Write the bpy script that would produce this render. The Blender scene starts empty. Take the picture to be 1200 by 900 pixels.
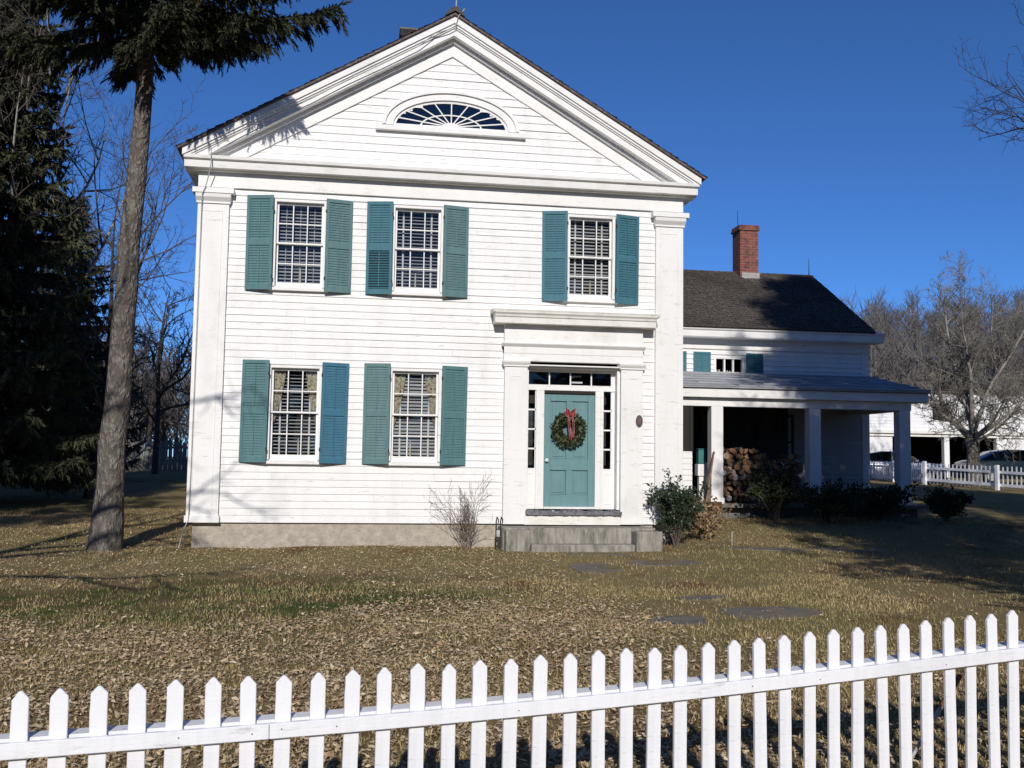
import bpy, math, random
import numpy as np
from mathutils import Vector, Matrix, Quaternion

S = bpy.context.scene
COL = S.collection
R = math.radians
random.seed(7)

# ------------------------------------------------------------------ camera
cam = bpy.data.cameras.new("camera")
camo = bpy.data.objects.new("camera", cam)
COL.objects.link(camo)
YAW, PITCH, ROLL = R(8.852), R(4.398), R(0.829)
fw = Vector((math.sin(YAW) * math.cos(PITCH), math.cos(YAW) * math.cos(PITCH), math.sin(PITCH)))
rt = Vector((math.cos(YAW), -math.sin(YAW), 0))
up = rt.cross(fw)
rt2 = rt * math.cos(ROLL) + up * math.sin(ROLL)
up2 = up * math.cos(ROLL) - rt * math.sin(ROLL)
m = Matrix((rt2, up2, -fw)).transposed().to_4x4()
m.translation = (2.664, -17.0245, 1.4136)
camo.matrix_world = m
cam.sensor_width = 36
cam.lens = 36 * 1176.7 / 1200
cam.clip_start = 0.1
cam.clip_end = 5000
S.camera = camo

# ------------------------------------------------------------------ light
SUN_EL, SUN_AZ = R(26), R(7)           # sun stands behind the camera, a little to the left
w = bpy.data.worlds.new("World")
S.world = w
w.use_nodes = True
nt = w.node_tree
bg = nt.nodes["Background"]
sky = nt.nodes.new("ShaderNodeTexSky")
sky.sky_type = 'NISHITA'
sky.sun_disc = False
sky.sun_elevation = SUN_EL
sky.sun_rotation = math.pi + SUN_AZ
sky.altitude = 1500
sky.air_density = 0.7
sky.dust_density = 0.0
sky.ozone_density = 10.0
hs = nt.nodes.new("ShaderNodeHueSaturation")
hs.inputs['Saturation'].default_value = 1.02
nt.links.new(sky.outputs[0], hs.inputs['Color'])
nt.links.new(hs.outputs[0], bg.inputs[0])
bg.inputs[1].default_value = 0.112
sl = bpy.data.lights.new("sun", 'SUN')
sl.energy = 3.6
sl.angle = R(0.53)
sl.color = (1.0, 0.955, 0.89)
so = bpy.data.objects.new("sun", sl)
COL.objects.link(so)
so.location = (-10, -40, 30)
so.rotation_euler = Vector((math.sin(SUN_AZ) * math.cos(SUN_EL), math.cos(SUN_AZ) * math.cos(SUN_EL),
                            -math.sin(SUN_EL))).to_track_quat('-Z', 'Y').to_euler()
S.view_settings.view_transform = 'Standard'
S.view_settings.look = 'None'
S.view_settings.exposure = 0.09
S.view_settings.gamma = 1.0
S.view_settings.use_curve_mapping = False
S.render.engine = 'CYCLES'
S.cycles.max_bounces = 5
S.cycles.transparent_max_bounces = 12
S.cycles.sample_clamp_indirect = 6

# ------------------------------------------------------------------ materials
def new_mat(name):
    mt = bpy.data.materials.new(name)
    mt.use_nodes = True
    return mt, mt.node_tree, mt.node_tree.nodes["Principled BSDF"]

def mixc(nt, fac, a, b, blend='MIX'):
    n = nt.nodes.new("ShaderNodeMix")
    n.data_type = 'RGBA'
    n.blend_type = blend
    for i, v in ((0, fac), (6, a), (7, b)):
        if hasattr(v, 'is_output'):
            nt.links.new(v, n.inputs[i])
        elif i == 0:
            n.inputs[0].default_value = v
        else:
            n.inputs[i].default_value = (*v, 1)
    return n.outputs[2]

def coords(nt, scale=(1, 1, 1), kind='Object', rot=(0, 0, 0)):
    tc = nt.nodes.new("ShaderNodeTexCoord")
    mp = nt.nodes.new("ShaderNodeMapping")
    mp.inputs['Scale'].default_value = scale
    mp.inputs['Rotation'].default_value = rot
    nt.links.new(tc.outputs[kind], mp.inputs[0])
    return mp.outputs[0]

def noise(nt, vec, scale, detail=4, rough=.6, lo=.35, hi=.65):
    n = nt.nodes.new("ShaderNodeTexNoise")
    n.inputs['Scale'].default_value = scale
    n.inputs['Detail'].default_value = detail
    n.inputs['Roughness'].default_value = rough
    nt.links.new(vec, n.inputs['Vector'])
    r = nt.nodes.new("ShaderNodeMapRange")
    r.inputs['From Min'].default_value = lo
    r.inputs['From Max'].default_value = hi
    nt.links.new(n.outputs[0], r.inputs[0])
    return r.outputs[0]

def bump(nt, b, h, strength=.3, dist=.01):
    n = nt.nodes.new("ShaderNodeBump")
    n.inputs['Strength'].default_value = strength
    n.inputs['Distance'].default_value = dist
    nt.links.new(h, n.inputs['Height'])
    nt.links.new(n.outputs[0], b.inputs['Normal'])

def mat(name, a, b=None, scale=6, stretch=(1, 1, 1), rough=.7, bmp=.2, bdist=.006, c=None, cscale=1.2, clo=.55, chi=.75, spec=.3):
    """two-tone noise material with an optional third stain colour"""
    mt, nt, p = new_mat(name)
    v = coords(nt, stretch)
    b = b or tuple(x * .8 for x in a)
    f = noise(nt, v, scale)
    col = mixc(nt, f, a, b)
    if c:
        col = mixc(nt, noise(nt, v, cscale, 6, .65, clo, chi), col, c)
    nt.links.new(col, p.inputs['Base Color'])
    p.inputs['Roughness'].default_value = rough
    p.inputs['Specular IOR Level'].default_value = spec
    if bmp:
        bump(nt, p, f, bmp, bdist)
    return mt

def island_mat(name, stops, rough=.75, spec=.2, transl=0.0):
    """colour picked at random for every loose piece"""
    mt, nt, p = new_mat(name)
    g = nt.nodes.new("ShaderNodeNewGeometry")
    r = nt.nodes.new("ShaderNodeValToRGB")
    els = r.color_ramp.elements
    while len(els) < len(stops):
        els.new(.5)
    for i, (e, c) in enumerate(zip(els, stops)):
        e.position = i / (len(stops) - 1)
    for e, c in zip(els, stops):
        e.color = (*c, 1)
    nt.links.new(g.outputs['Random Per Island'], r.inputs[0])
    nt.links.new(r.outputs[0], p.inputs['Base Color'])
    p.inputs['Roughness'].default_value = rough
    p.inputs['Specular IOR Level'].default_value = spec
    return mt

M = {}
def paint_white(name, base, dirt, wear, streak=(2.0, 2.0, .5)):
    mt, nt, p = new_mat(name)
    v = coords(nt, streak)
    v2 = coords(nt, (1.5, 1.5, 9))
    col = mixc(nt, noise(nt, v, 1.6, 6, .65, .45, .8), base, dirt)
    col = mixc(nt, noise(nt, v2, 2.2, 8, .75, .575, .68), col, wear)      # flaked paint along the boards
    col = mixc(nt, noise(nt, coords(nt, (.9, .9, .7)), 1.1, 7, .7, .56, .80), col, tuple(x * .86 for x in dirt))
    nt.links.new(col, p.inputs['Base Color'])
    p.inputs['Roughness'].default_value = .55
    p.inputs['Specular IOR Level'].default_value = .3
    bump(nt, p, noise(nt, v2, 9, 5), .15, .004)
    return mt
M['clap'] = paint_white('clapboard_paint', (.80, .79, .775), (.70, .69, .665), (.50, .475, .43))
M['trim'] = paint_white('trim_paint', (.81, .80, .78), (.73, .715, .68), (.56, .53, .47))
M['hood'] = paint_white('hood_paint', (.79, .775, .72), (.66, .63, .55), (.42, .37, .29))
M['fence'] = paint_white('fence_paint', (.83, .83, .84), (.73, .735, .745), (.50, .49, .47), (14, 14, 1.2))
M['granite'] = mat('foundation_stone', (.47, .415, .345), (.35, .305, .25), 9, rough=.9, bmp=.6, bdist=.02, c=(.50, .46, .40), cscale=3.5, clo=.62, chi=.7)
M['concrete'] = mat('step_concrete', (.36, .335, .295), (.21, .195, .16), 5, (3, 3, .8), rough=.9, bmp=.4, c=(.09, .095, .065), cscale=2.2, clo=.52, chi=.7)
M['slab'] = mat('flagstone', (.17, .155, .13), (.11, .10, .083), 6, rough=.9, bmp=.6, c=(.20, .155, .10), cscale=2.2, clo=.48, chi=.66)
def shutter_mat(name, a, b):
    return mat(name, a, b, 5, (3, 3, .7), rough=.6, bmp=.15, c=tuple(x * .7 + .04 for x in a), cscale=2.5, clo=.58, chi=.8)
M['sh_green'] = shutter_mat('shutter_weathered_green', (.092, .20, .208), (.074, .168, .177))
M['sh_grey'] = shutter_mat('shutter_faded_green', (.115, .21, .212), (.09, .176, .179))
M['sh_blue'] = shutter_mat('shutter_blue', (.047, .165, .24), (.04, .14, .208))
M['sh_teal'] = shutter_mat('shutter_teal', (.052, .168, .21), (.045, .142, .182))
M['door'] = shutter_mat('door_paint', (.145, .27, .278), (.125, .238, .248))
M['slat'] = mat('blind_slat', (.46, .46, .46), (.38, .38, .39), 5, rough=.5, bmp=0)
M['tape'] = mat('blind_tape', (.75, .74, .7), None, 5, bmp=0)
M['curtain'] = mat('curtain_cloth', (.56, .51, .38), (.42, .37, .25), 10, rough=.9, bmp=.2, c=(.13, .11, .06), cscale=26, clo=.5, chi=.58)
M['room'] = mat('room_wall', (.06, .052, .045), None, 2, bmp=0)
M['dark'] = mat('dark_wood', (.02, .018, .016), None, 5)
M['iron'] = mat('iron', (.03, .03, .032), (.05, .04, .032), 20, rough=.6)
M['cable'] = mat('cable_metal', (.5, .5, .48), (.35, .35, .34), 20, rough=.5)
M['lead'] = mat('threshold_stone', (.10, .10, .11), (.22, .22, .24), 14, (1, 1, 1), rough=.6, bmp=.6, bdist=.02, c=(.5, .5, .52), cscale=7, clo=.6, chi=.66)
M['knob'] = mat('porcelain', (.85, .85, .83), None, 3, bmp=0, rough=.15, spec=.6)
M['candle'] = mat('candle_plastic', (.72, .66, .5), None, 3, bmp=0, rough=.4)
M['plaque'] = mat('plaque_metal', (.055, .065, .085), (.08, .09, .11), 30, rough=.45)
M['plaque_c'] = mat('plaque_centre', (.22, .10, .075), (.12, .07, .06), 40, rough=.6)
M['ribbon'] = mat('red_ribbon', (.25, .014, .02), (.16, .01, .014), 9, rough=.45, bmp=.1)
M['ribbon_edge'] = mat('ribbon_edge', (.75, .7, .62), None, 9, rough=.4, bmp=0)
M['bark_spruce'] = None
M['metal'] = mat('stake_metal', (.45, .44, .42), (.25, .22, .2), 20, rough=.5)
M['pole'] = mat('pole_wood', (.33, .18, .09), (.25, .13, .06), 10, (4, 4, .6))
M['redwood'] = mat('stake_red', (.24, .09, .05), (.18, .08, .05), 8)
M['greyboard'] = mat('grey_board', (.20, .19, .17), (.12, .115, .105), 6, (4, 4, .4), rough=.9, bmp=.3)
M['barnroof'] = mat('barn_roofing', (.12, .11, .105), (.08, .075, .07), 3, rough=.9)
M['shadeboard'] = mat('porch_shade_boards', (.075, .065, .055), (.05, .045, .04), 5, (6, 6, .6), rough=.9)  # dark tone of boards and window frame includes the shade under the porch
M['shadebrick'] = mat('shaded_chimney_brick', (.03, .026, .025), (.05, .042, .038), 8, rough=.95)  # near-black brick: the chimney's shade is put into its colour
M['shadepaint'] = paint_white('porch_shade_paint', (.42, .42, .42), (.36, .36, .35), (.28, .27, .25))  # grey base stands in for porch shade on the white clapboards
M['tealbox'] = mat('teal_paint', (.05, .20, .19), None, 8)
M['mortarcap'] = mat('flashing', (.42, .40, .37), (.3, .28, .26), 9, rough=.6)

def glass_mat(name, tint=(.9, .93, .93), boost=.03):
    mt, nt, p = new_mat(name)
    out = nt.nodes["Material Output"]
    tr = nt.nodes.new("ShaderNodeBsdfTransparent")
    tr.inputs[0].default_value = (*tint, 1)
    gl = nt.nodes.new("ShaderNodeBsdfGlossy")
    gl.inputs['Roughness'].default_value = .02
    fr = nt.nodes.new("ShaderNodeFresnel")
    fr.inputs[0].default_value = 1.5
    ad = nt.nodes.new("ShaderNodeMath")
    ad.operation = 'ADD'
    ad.inputs[1].default_value = boost
    nt.links.new(fr.outputs[0], ad.inputs[0])
    ms = nt.nodes.new("ShaderNodeMixShader")
    nt.links.new(ad.outputs[0], ms.inputs[0])
    nt.links.new(tr.outputs[0], ms.inputs[1])
    nt.links.new(gl.outputs[0], ms.inputs[2])
    nt.links.new(ms.outputs[0], out.inputs[0])
    return mt
M['glass'] = glass_mat('window_glass', (.84, .86, .87), .008)
M['fanglass'] = glass_mat('fan_glass', (.7, .74, .78), .07)
M['carglass'] = glass_mat('car_glass', (.05, .06, .06), -.02)

def brick_mat():
    mt, nt, p = new_mat('brick')
    tc = nt.nodes.new("ShaderNodeTexCoord")
    sep = nt.nodes.new("ShaderNodeSeparateXYZ")
    nt.links.new(tc.outputs['Object'], sep.inputs[0])
    ad = nt.nodes.new("ShaderNodeMath")
    nt.links.new(sep.outputs[0], ad.inputs[0])
    nt.links.new(sep.outputs[1], ad.inputs[1])
    cb = nt.nodes.new("ShaderNodeCombineXYZ")
    nt.links.new(ad.outputs[0], cb.inputs[0])
    nt.links.new(sep.outputs[2], cb.inputs[1])
    b = nt.nodes.new("ShaderNodeTexBrick")
    b.inputs['Color1'].default_value = (.27, .062, .035, 1)
    b.inputs['Color2'].default_value = (.15, .045, .03, 1)
    b.inputs['Mortar'].default_value = (.20, .15, .125, 1)
    b.inputs['Scale'].default_value = 1
    b.inputs['Brick Width'].default_value = .205
    b.inputs['Row Height'].default_value = .07
    b.inputs['Mortar Size'].default_value = .008
    nt.links.new(cb.outputs[0], b.inputs[0])
    v = coords(nt)
    c = mixc(nt, noise(nt, v, 7, 5, .6, .5, .7), b.outputs[0], (.06, .035, .03))
    c = mixc(nt, noise(nt, v, 12, 4, .6, .66, .7), c, (.45, .33, .27))
    nt.links.new(c, p.inputs['Base Color'])
    p.inputs['Roughness'].default_value = .9
    bump(nt, p, b.outputs[1], -.4, .01)
    return mt
M['brick'] = brick_mat()

def bark_mat(name, a, b, patch, vs=9, stretch=(1, 1, .55)):
    mt, nt, p = new_mat(name)
    v = coords(nt, stretch)
    vo = nt.nodes.new("ShaderNodeTexVoronoi")
    vo.inputs['Scale'].default_value = vs * 2.2
    n = nt.nodes.new("ShaderNodeTexNoise")
    n.inputs['Scale'].default_value = vs
    n.inputs['Detail'].default_value = 8
    nt.links.new(v, n.inputs['Vector'])
    mx = nt.nodes.new("ShaderNodeMix")
    mx.data_type = 'RGBA'
    mx.inputs[0].default_value = .12
    nt.links.new(v, mx.inputs[6])
    nt.links.new(n.outputs['Color'], mx.inputs[7])
    nt.links.new(mx.outputs[2], vo.inputs['Vector'])
    r = nt.nodes.new("ShaderNodeMapRange")
    r.inputs['From Max'].default_value = .6
    nt.links.new(vo.outputs['Distance'], r.inputs[0])
    col = mixc(nt, r.outputs[0], a, b)
    col = mixc(nt, noise(nt, v, 7, 8, .75, .5, .72), col, patch)
    nt.links.new(col, p.inputs['Base Color'])
    p.inputs['Roughness'].default_value = .95
    p.inputs['Specular IOR Level'].default_value = .1
    ad = nt.nodes.new("ShaderNodeMath")
    ad.operation = 'SUBTRACT'
    nt.links.new(n.outputs[0], ad.inputs[0])
    nt.links.new(r.outputs[0], ad.inputs[1])
    bump(nt, p, ad.outputs[0], .9, .04)
    return mt
M['bark_spruce'] = bark_mat('spruce_bark', (.27, .24, .21), (.11, .095, .08), (.29, .27, .235))
M['bark_apple'] = bark_mat('apple_bark', (.20, .185, .15), (.10, .085, .07), (.34, .33, .27), 7)
M['bark_pale'] = bark_mat('pale_bark', (.30, .28, .24), (.17, .155, .13), (.40, .39, .34), 7)
M['bark_dark'] = bark_mat('dark_bark', (.095, .08, .068), (.05, .042, .036), (.14, .125, .105), 7)
M['twig'] = mat('twig', (.085, .065, .055), (.13, .105, .09), 3, bmp=0, rough=.9)
M['twig_dark'] = mat('twig_dark', (.045, .038, .035), (.07, .06, .052), 3, bmp=0, rough=.9)
M['twig_pale'] = mat('twig_pale', (.45, .43, .37), (.20, .18, .15), 2.5, bmp=0, rough=.9)
M['twig_apple2'] = mat('limb_apple', (.37, .35, .30), (.16, .14, .12), 2.2, bmp=0, rough=.9)
M['twig_apple'] = mat('twig_apple', (.30, .28, .235), (.10, .085, .075), 1.1, bmp=0, rough=.9)
M['twig_shrub'] = mat('twig_shrub', (.17, .125, .10), (.25, .20, .165), 3, bmp=0, rough=.9)
M['needle'] = island_mat('spruce_needles', [(.022, .030, .016), (.045, .052, .026), (.070, .066, .036), (.035, .042, .022)], .7, .2)
M['needle_dark'] = island_mat('dark_needles', [(.045, .054, .03), (.085, .095, .055), (.13, .125, .08)], .8, .1)
M['holly'] = island_mat('holly_leaves', [(.018, .032, .016), (.035, .055, .025), (.055, .075, .04), (.025, .04, .02)], .35, .5)
M['yew'] = island_mat('yew_leaves', [(.02, .028, .014), (.04, .05, .02), (.03, .036, .018)], .7, .2)
M['wreath'] = island_mat('wreath_leaves', [(.02, .04, .018), (.05, .075, .035), (.09, .10, .05), (.03, .05, .02)], .5, .3)
M['dryleaf'] = island_mat('dry_leaves', [(.30, .20, .10), (.20, .12, .06), (.42, .32, .18), (.15, .10, .055)], .8)
M['litter'] = island_mat('fallen_leaves', [(.57, .45, .29), (.39, .275, .155), (.66, .55, .38), (.22, .135, .07), (.60, .48, .31), (.50, .38, .23), (.34, .20, .105), (.66, .54, .37)], .75)
M['blade'] = island_mat('grass_blades', [(.38, .285, .13), (.52, .39, .205), (.29, .235, .09), (.60, .465, .27), (.46, .33, .16)], .8)
def cut_mat():
    mt, nt, p = new_mat('log_wood')
    oi = nt.nodes.new("ShaderNodeObjectInfo")
    r = nt.nodes.new("ShaderNodeValToRGB")
    for e, c, q in zip([r.color_ramp.elements[0], r.color_ramp.elements[1]] + [r.color_ramp.elements.new(x) for x in (.3, .55, .8)], ((.18, .12, .08), (.52, .24, .10), (.43, .19, .08), (.26, .17, .105), (.58, .32, .155)), (0, 1, .3, .55, .8)):
        e.color = (*c, 1)
    nt.links.new(oi.outputs['Random'], r.inputs[0])
    v = coords(nt)
    wv = nt.nodes.new("ShaderNodeTexWave")
    wv.wave_type = 'RINGS'; wv.rings_direction = 'Y'
    wv.inputs['Scale'].default_value = 22; wv.inputs['Distortion'].default_value = 3
    nt.links.new(v, wv.inputs[0])
    c = mixc(nt, wv.outputs['Fac'], r.outputs[0], (.13, .075, .04))
    c = mixc(nt, noise(nt, v, 18, 5, .7, .5, .7), c, r.outputs[0])
    c = mixc(nt, noise(nt, v, 9, 4, .7, .55, .7), c, (.06, .045, .035))
    nt.links.new(c, p.inputs['Base Color'])
    p.inputs['Roughness'].default_value = .9
    return mt
M['wood_cut'] = cut_mat()
M['log_bark'] = mat('log_bark', (.07, .055, .045), (.12, .10, .085), 12, rough=.95, bmp=.6, bdist=.02)
M['wood_far'] = island_mat('far_twigs', [(.11, .098, .092), (.17, .155, .145), (.13, .118, .112), (.215, .20, .185)], .95, 0)

def shingle_mat(name, cols):
    mt, nt, p = new_mat(name)
    v = coords(nt, (6, 6, 30))
    v2 = coords(nt, (1, 1, 1))
    f = noise(nt, v, 1.2, 3, .5, .35, .65)
    c = mixc(nt, f, cols[0], cols[1])
    c = mixc(nt, noise(nt, coords(nt, (9, 9, 8)), 2.5, 2, .5, .54, .62), c, cols[2])
    c = mixc(nt, noise(nt, v2, .6, 5, .6, .45, .75), c, cols[0])
    nt.links.new(c, p.inputs['Base Color'])
    p.inputs['Roughness'].default_value = .9
    p.inputs['Specular IOR Level'].default_value = .15
    bump(nt, p, f, .5, .02)
    return mt
M['shingle'] = shingle_mat('roof_shingles', [(.056, .047, .041), (.098, .084, .073), (.17, .15, .135)])
M['shingle_red'] = shingle_mat('roof_shingles_brown', [(.105, .078, .07), (.15, .115, .105), (.21, .175, .16)])
M['rolled'] = mat('porch_roofing', (.40, .41, .43), (.30, .31, .33), 3, (1, 4, 4), rough=.7, bmp=.2, c=(.22, .22, .23), cscale=2)

def moss_mask(nt):
    """the mossy, trodden patch on the left of the lawn"""
    v = coords(nt)
    n = nt.nodes.new("ShaderNodeTexNoise"); n.inputs['Scale'].default_value = .9; n.inputs['Detail'].default_value = 5
    nt.links.new(v, n.inputs['Vector'])
    mp = nt.nodes.new("ShaderNodeMapping"); mp.inputs['Location'].default_value = (-.30, 2.75, 0); mp.inputs['Scale'].default_value = (.30, .55, 0)
    nt.links.new(v, mp.inputs[0])
    ln = nt.nodes.new("ShaderNodeVectorMath"); ln.operation = 'LENGTH'
    nt.links.new(mp.outputs[0], ln.inputs[0])
    ad = nt.nodes.new("ShaderNodeMath"); ad.operation = 'MULTIPLY_ADD'; ad.inputs[1].default_value = 1.6
    nt.links.new(n.outputs[0], ad.inputs[0]); nt.links.new(ln.outputs['Value'], ad.inputs[2])
    mr = nt.nodes.new("ShaderNodeMapRange"); mr.inputs['From Min'].default_value = 1.45; mr.inputs['From Max'].default_value = 1.95; mr.inputs['To Min'].default_value = 1; mr.inputs['To Max'].default_value = 0
    nt.links.new(ad.outputs[0], mr.inputs[0])
    return mr.outputs[0]
def ground_mat():
    mt, nt, p = new_mat('lawn_soil')
    v = coords(nt)
    a = mixc(nt, noise(nt, v, 28, 6, .7, .3, .7), (.37, .275, .15), (.22, .16, .08))
    g = mixc(nt, noise(nt, v, 35, 5, .7, .3, .7), (.20, .18, .075), (.29, .23, .11))
    c = mixc(nt, noise(nt, v, .33, 5, .6, .42, .6), a, g)
    c = mixc(nt, noise(nt, v, .8, 4, .6, .55, .68), c, (.19, .115, .055))
    c = mixc(nt, moss_mask(nt), c, mixc(nt, noise(nt, v, 2.2, 5, .6, .4, .6), (.07, .10, .028), (.17, .115, .06)))
    sp = nt.nodes.new("ShaderNodeSeparateXYZ")
    nt.links.new(v, sp.inputs[0])
    mr = nt.nodes.new("ShaderNodeMapRange")
    mr.inputs['From Min'].default_value = 36
    mr.inputs['From Max'].default_value = 52
    nt.links.new(sp.outputs[1], mr.inputs[0])
    c = mixc(nt, mr.outputs[0], c, (.105, .085, .072))     # leaf covered forest floor of the hill
    nt.links.new(c, p.inputs['Base Color'])
    p.inputs['Roughness'].default_value = 1
    p.inputs['Specular IOR Level'].default_value = 0.05
    bump(nt, p, noise(nt, v, 45, 5, .7, .2, .8), .8, .03)
    return mt
M['ground'] = ground_mat()
def moss_blades(mt):
    nt = mt.node_tree; p = nt.nodes["Principled BSDF"]
    src = p.inputs['Base Color'].links[0].from_socket
    v = coords(nt)
    nt.links.new(mixc(nt, moss_mask(nt), mixc(nt, noise(nt, v, .45, 4, .6, .46, .6), src, (.29, .24, .10)), mixc(nt, noise(nt, v, 1.7, 5, .65, .40, .62), (.095, .125, .035), src)), p.inputs['Base Color'])
moss_blades(M['blade'])
def car_mat(name, c):
    mt, nt, p = new_mat(name)
    v = coords(nt)
    nt.links.new(mixc(nt, noise(nt, v, 3), c, tuple(x * .85 for x in c)), p.inputs['Base Color'])
    p.inputs['Roughness'].default_value = .25
    p.inputs['Metallic'].default_value = .3
    p.inputs['Coat Weight'].default_value = .6
    return mt
M['car_dark'] = car_mat('car_paint_dark', (.012, .022, .02))
M['car_silver'] = car_mat('car_paint_silver', (.55, .57, .6))
M['tyre'] = mat('tyre_rubber', (.02, .02, .02), None, 8)
M['lamp'] = mat('lamp_lens', (.6, .6, .58), None, 8, rough=.1, bmp=0, spec=.6)

# ------------------------------------------------------------------ mesh building
class MB:
    def __init__(s):
        s.v, s.f, s.mi, s.sm = [], [], [], []
    def quad(s, *pts, mi=0, sm=False):
        n = len(s.v)
        s.v.extend(tuple(p) for p in pts)
        s.f.append(tuple(range(n, n + len(pts))))
        s.mi.append(mi); s.sm.append(sm)
    def box(s, x0, x1, y0, y1, z0, z1, mi=0, tf=None):
        n = len(s.v)
        c = [(x0, y0, z0), (x1, y0, z0), (x1, y1, z0), (x0, y1, z0), (x0, y0, z1), (x1, y0, z1), (x1, y1, z1), (x0, y1, z1)]
        s.v.extend([tuple(tf @ Vector(p)) for p in c] if tf else c)
        for q in ((3, 2, 1, 0), (4, 5, 6, 7), (0, 1, 5, 4), (1, 2, 6, 5), (2, 3, 7, 6), (3, 0, 4, 7)):
            s.f.append(tuple(n + i for i in q)); s.mi.append(mi); s.sm.append(False)
    def prism(s, poly, a0, a1, axis='y', mi=0, tf=None):
        """poly of 2-D points (ccw seen from -axis); extruded along axis from a0 to a1"""
        n = len(s.v); k = len(poly)
        def P(u, v, a):
            q = (u, a, v) if axis == 'y' else ((a, u, v) if axis == 'x' else (u, v, a))
            return tuple(tf @ Vector(q)) if tf else q
        s.v.extend(P(u, v, a0) for u, v in poly)
        s.v.extend(P(u, v, a1) for u, v in poly)
        s.f.append(tuple(n + i for i in range(k))); s.f.append(tuple(n + k + i for i in reversed(range(k))))
        for i in range(k):
            j = (i + 1) % k
            s.f.append((n + j, n + i, n + k + i, n + k + j))
        s.mi.extend([mi] * (k + 2)); s.sm.extend([False] * (k + 2))
    def tube(s, pts, rad, sides=6, mi=0, cap=False, sm=True, wob=0):
        n = len(s.v)
        pts = [Vector(p) for p in pts]
        ref = None
        for i, p in enumerate(pts):
            t = (pts[min(i + 1, len(pts) - 1)] - pts[max(i - 1, 0)])
            if t.length < 1e-9: t = Vector((0, 0, 1))
            t.normalize()
            if ref is None:
                ref = t.orthogonal().normalized()
            ref = (ref - t * ref.dot(t))
            if ref.length < 1e-6: ref = t.orthogonal()
            ref.normalize()
            b = t.cross(ref)
            r = rad[i] if hasattr(rad, '__len__') else rad
            for k in range(sides):
                a = 2 * math.pi * k / sides
                rr = r * (1 + wob * random.uniform(-1, 1))
                s.v.append(tuple(p + ref * (math.cos(a) * rr) + b * (math.sin(a) * rr)))
        for i in range(len(pts) - 1):
            for k in range(sides):
                k2 = (k + 1) % sides
                s.f.append((n + i * sides + k, n + i * sides + k2, n + (i + 1) * sides + k2, n + (i + 1) * sides + k))
                s.mi.append(mi); s.sm.append(sm)
        if cap:
            s.f.append(tuple(n + k for k in reversed(range(sides)))); s.mi.append(mi); s.sm.append(False)
            e = n + (len(pts) - 1) * sides
            s.f.append(tuple(e + k for k in range(sides))); s.mi.append(mi); s.sm.append(False)
    def tri(s, a, b, c, mi=0):
        n = len(s.v)
        s.v.extend((tuple(a), tuple(b), tuple(c)))
        s.f.append((n, n + 1, n + 2)); s.mi.append(mi); s.sm.append(False)
    def build(s, name, mats, parent=None, bevel=0):
        org = Vector(parent['_o']) if parent is not None and '_o' in parent else Vector((0, 0, 0))
        me = bpy.data.meshes.new(name)
        v = [(a - org[0], b - org[1], c - org[2]) for a, b, c in s.v] if org.length else s.v
        me.from_pydata(v, [], s.f)
        for mm in (mats if isinstance(mats, (list, tuple)) else [mats]):
            me.materials.append(mm)
        me.polygons.foreach_set('material_index', s.mi)
        me.polygons.foreach_set('use_smooth', s.sm)
        me.update()
        o = bpy.data.objects.new(name, me)
        COL.objects.link(o)
        if parent is not None:
            o.parent = parent
            if '_o' in parent: o['_o'] = parent['_o']
        if bevel:
            b = o.modifiers.new('bevel', 'BEVEL')
            b.width = bevel; b.segments = 1; b.limit_method = 'ANGLE'; b.angle_limit = R(50)
        return o

def tag(o, label, cat=None, group=None, kind=None):
    if label: o['label'] = label
    if cat: o['category'] = cat
    if group: o['group'] = group
    if kind: o['kind'] = kind
    return o

def empty(name, loc, label, cat, group=None):
    o = bpy.data.objects.new(name, None)
    COL.objects.link(o)
    o.location = loc
    o['_o'] = list(loc)
    o.empty_display_size = .1
    return tag(o, label, cat, group)

def np_mesh(name, verts, faces, m, parent=None):
    """verts (n,3), faces (k,3 or 4) numpy"""
    me = bpy.data.meshes.new(name)
    k = faces.shape[1]
    me.vertices.add(len(verts)); me.vertices.foreach_set('co', verts.astype(np.float32).ravel())
    me.loops.add(faces.size); me.loops.foreach_set('vertex_index', faces.astype(np.int32).ravel())
    me.polygons.add(len(faces))
    me.polygons.foreach_set('loop_start', np.arange(0, faces.size, k, dtype=np.int32))
    me.materials.append(m)
    me.update(calc_edges=True)
    me.validate()
    o = bpy.data.objects.new(name, me)
    COL.objects.link(o)
    if parent is not None:
        o.parent = parent
        if '_o' in parent:
            o.matrix_parent_inverse = Matrix.Translation(-Vector(parent['_o']))
    return o

# ------------------------------------------------------------------ ground
def sstep(a, b, x):
    t = np.clip((x - a) / (b - a), 0, 1)  # works for falling ranges too
    return t * t * (3 - 2 * t)

def gz(X, Y):
    X = np.asarray(X, float); Y = np.asarray(Y, float)
    z = np.interp(Y, [-30, -14, -12.5, -6, 0, 4, 16, 30, 60], [-.5, -.42, -.38, -.2, -.03, .12, .65, .85, 1.0])
    z = z + .018 * (np.clip(X, -6, 14) - 4) * np.interp(Y, [-6, 2], [1, .3])
    z = z + .22 * sstep(8.6, 11.0, X) * sstep(-1.0, 2.4, Y) * (1 - sstep(4, 14, Y))
    z = z + 15 * sstep(55, 135, Y) * sstep(-15, 60, X) + 5 * sstep(70, 160, Y) * sstep(60, 130, X)
    z = z + .02 * np.sin(X * 1.7 + .6 * Y) * np.sin(Y * 1.3 - .4 * X) + .012 * np.sin(X * 4.1) * np.sin(Y * 3.7 + X)
    return z
def g1(x, y): return float(gz(x, y))

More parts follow.
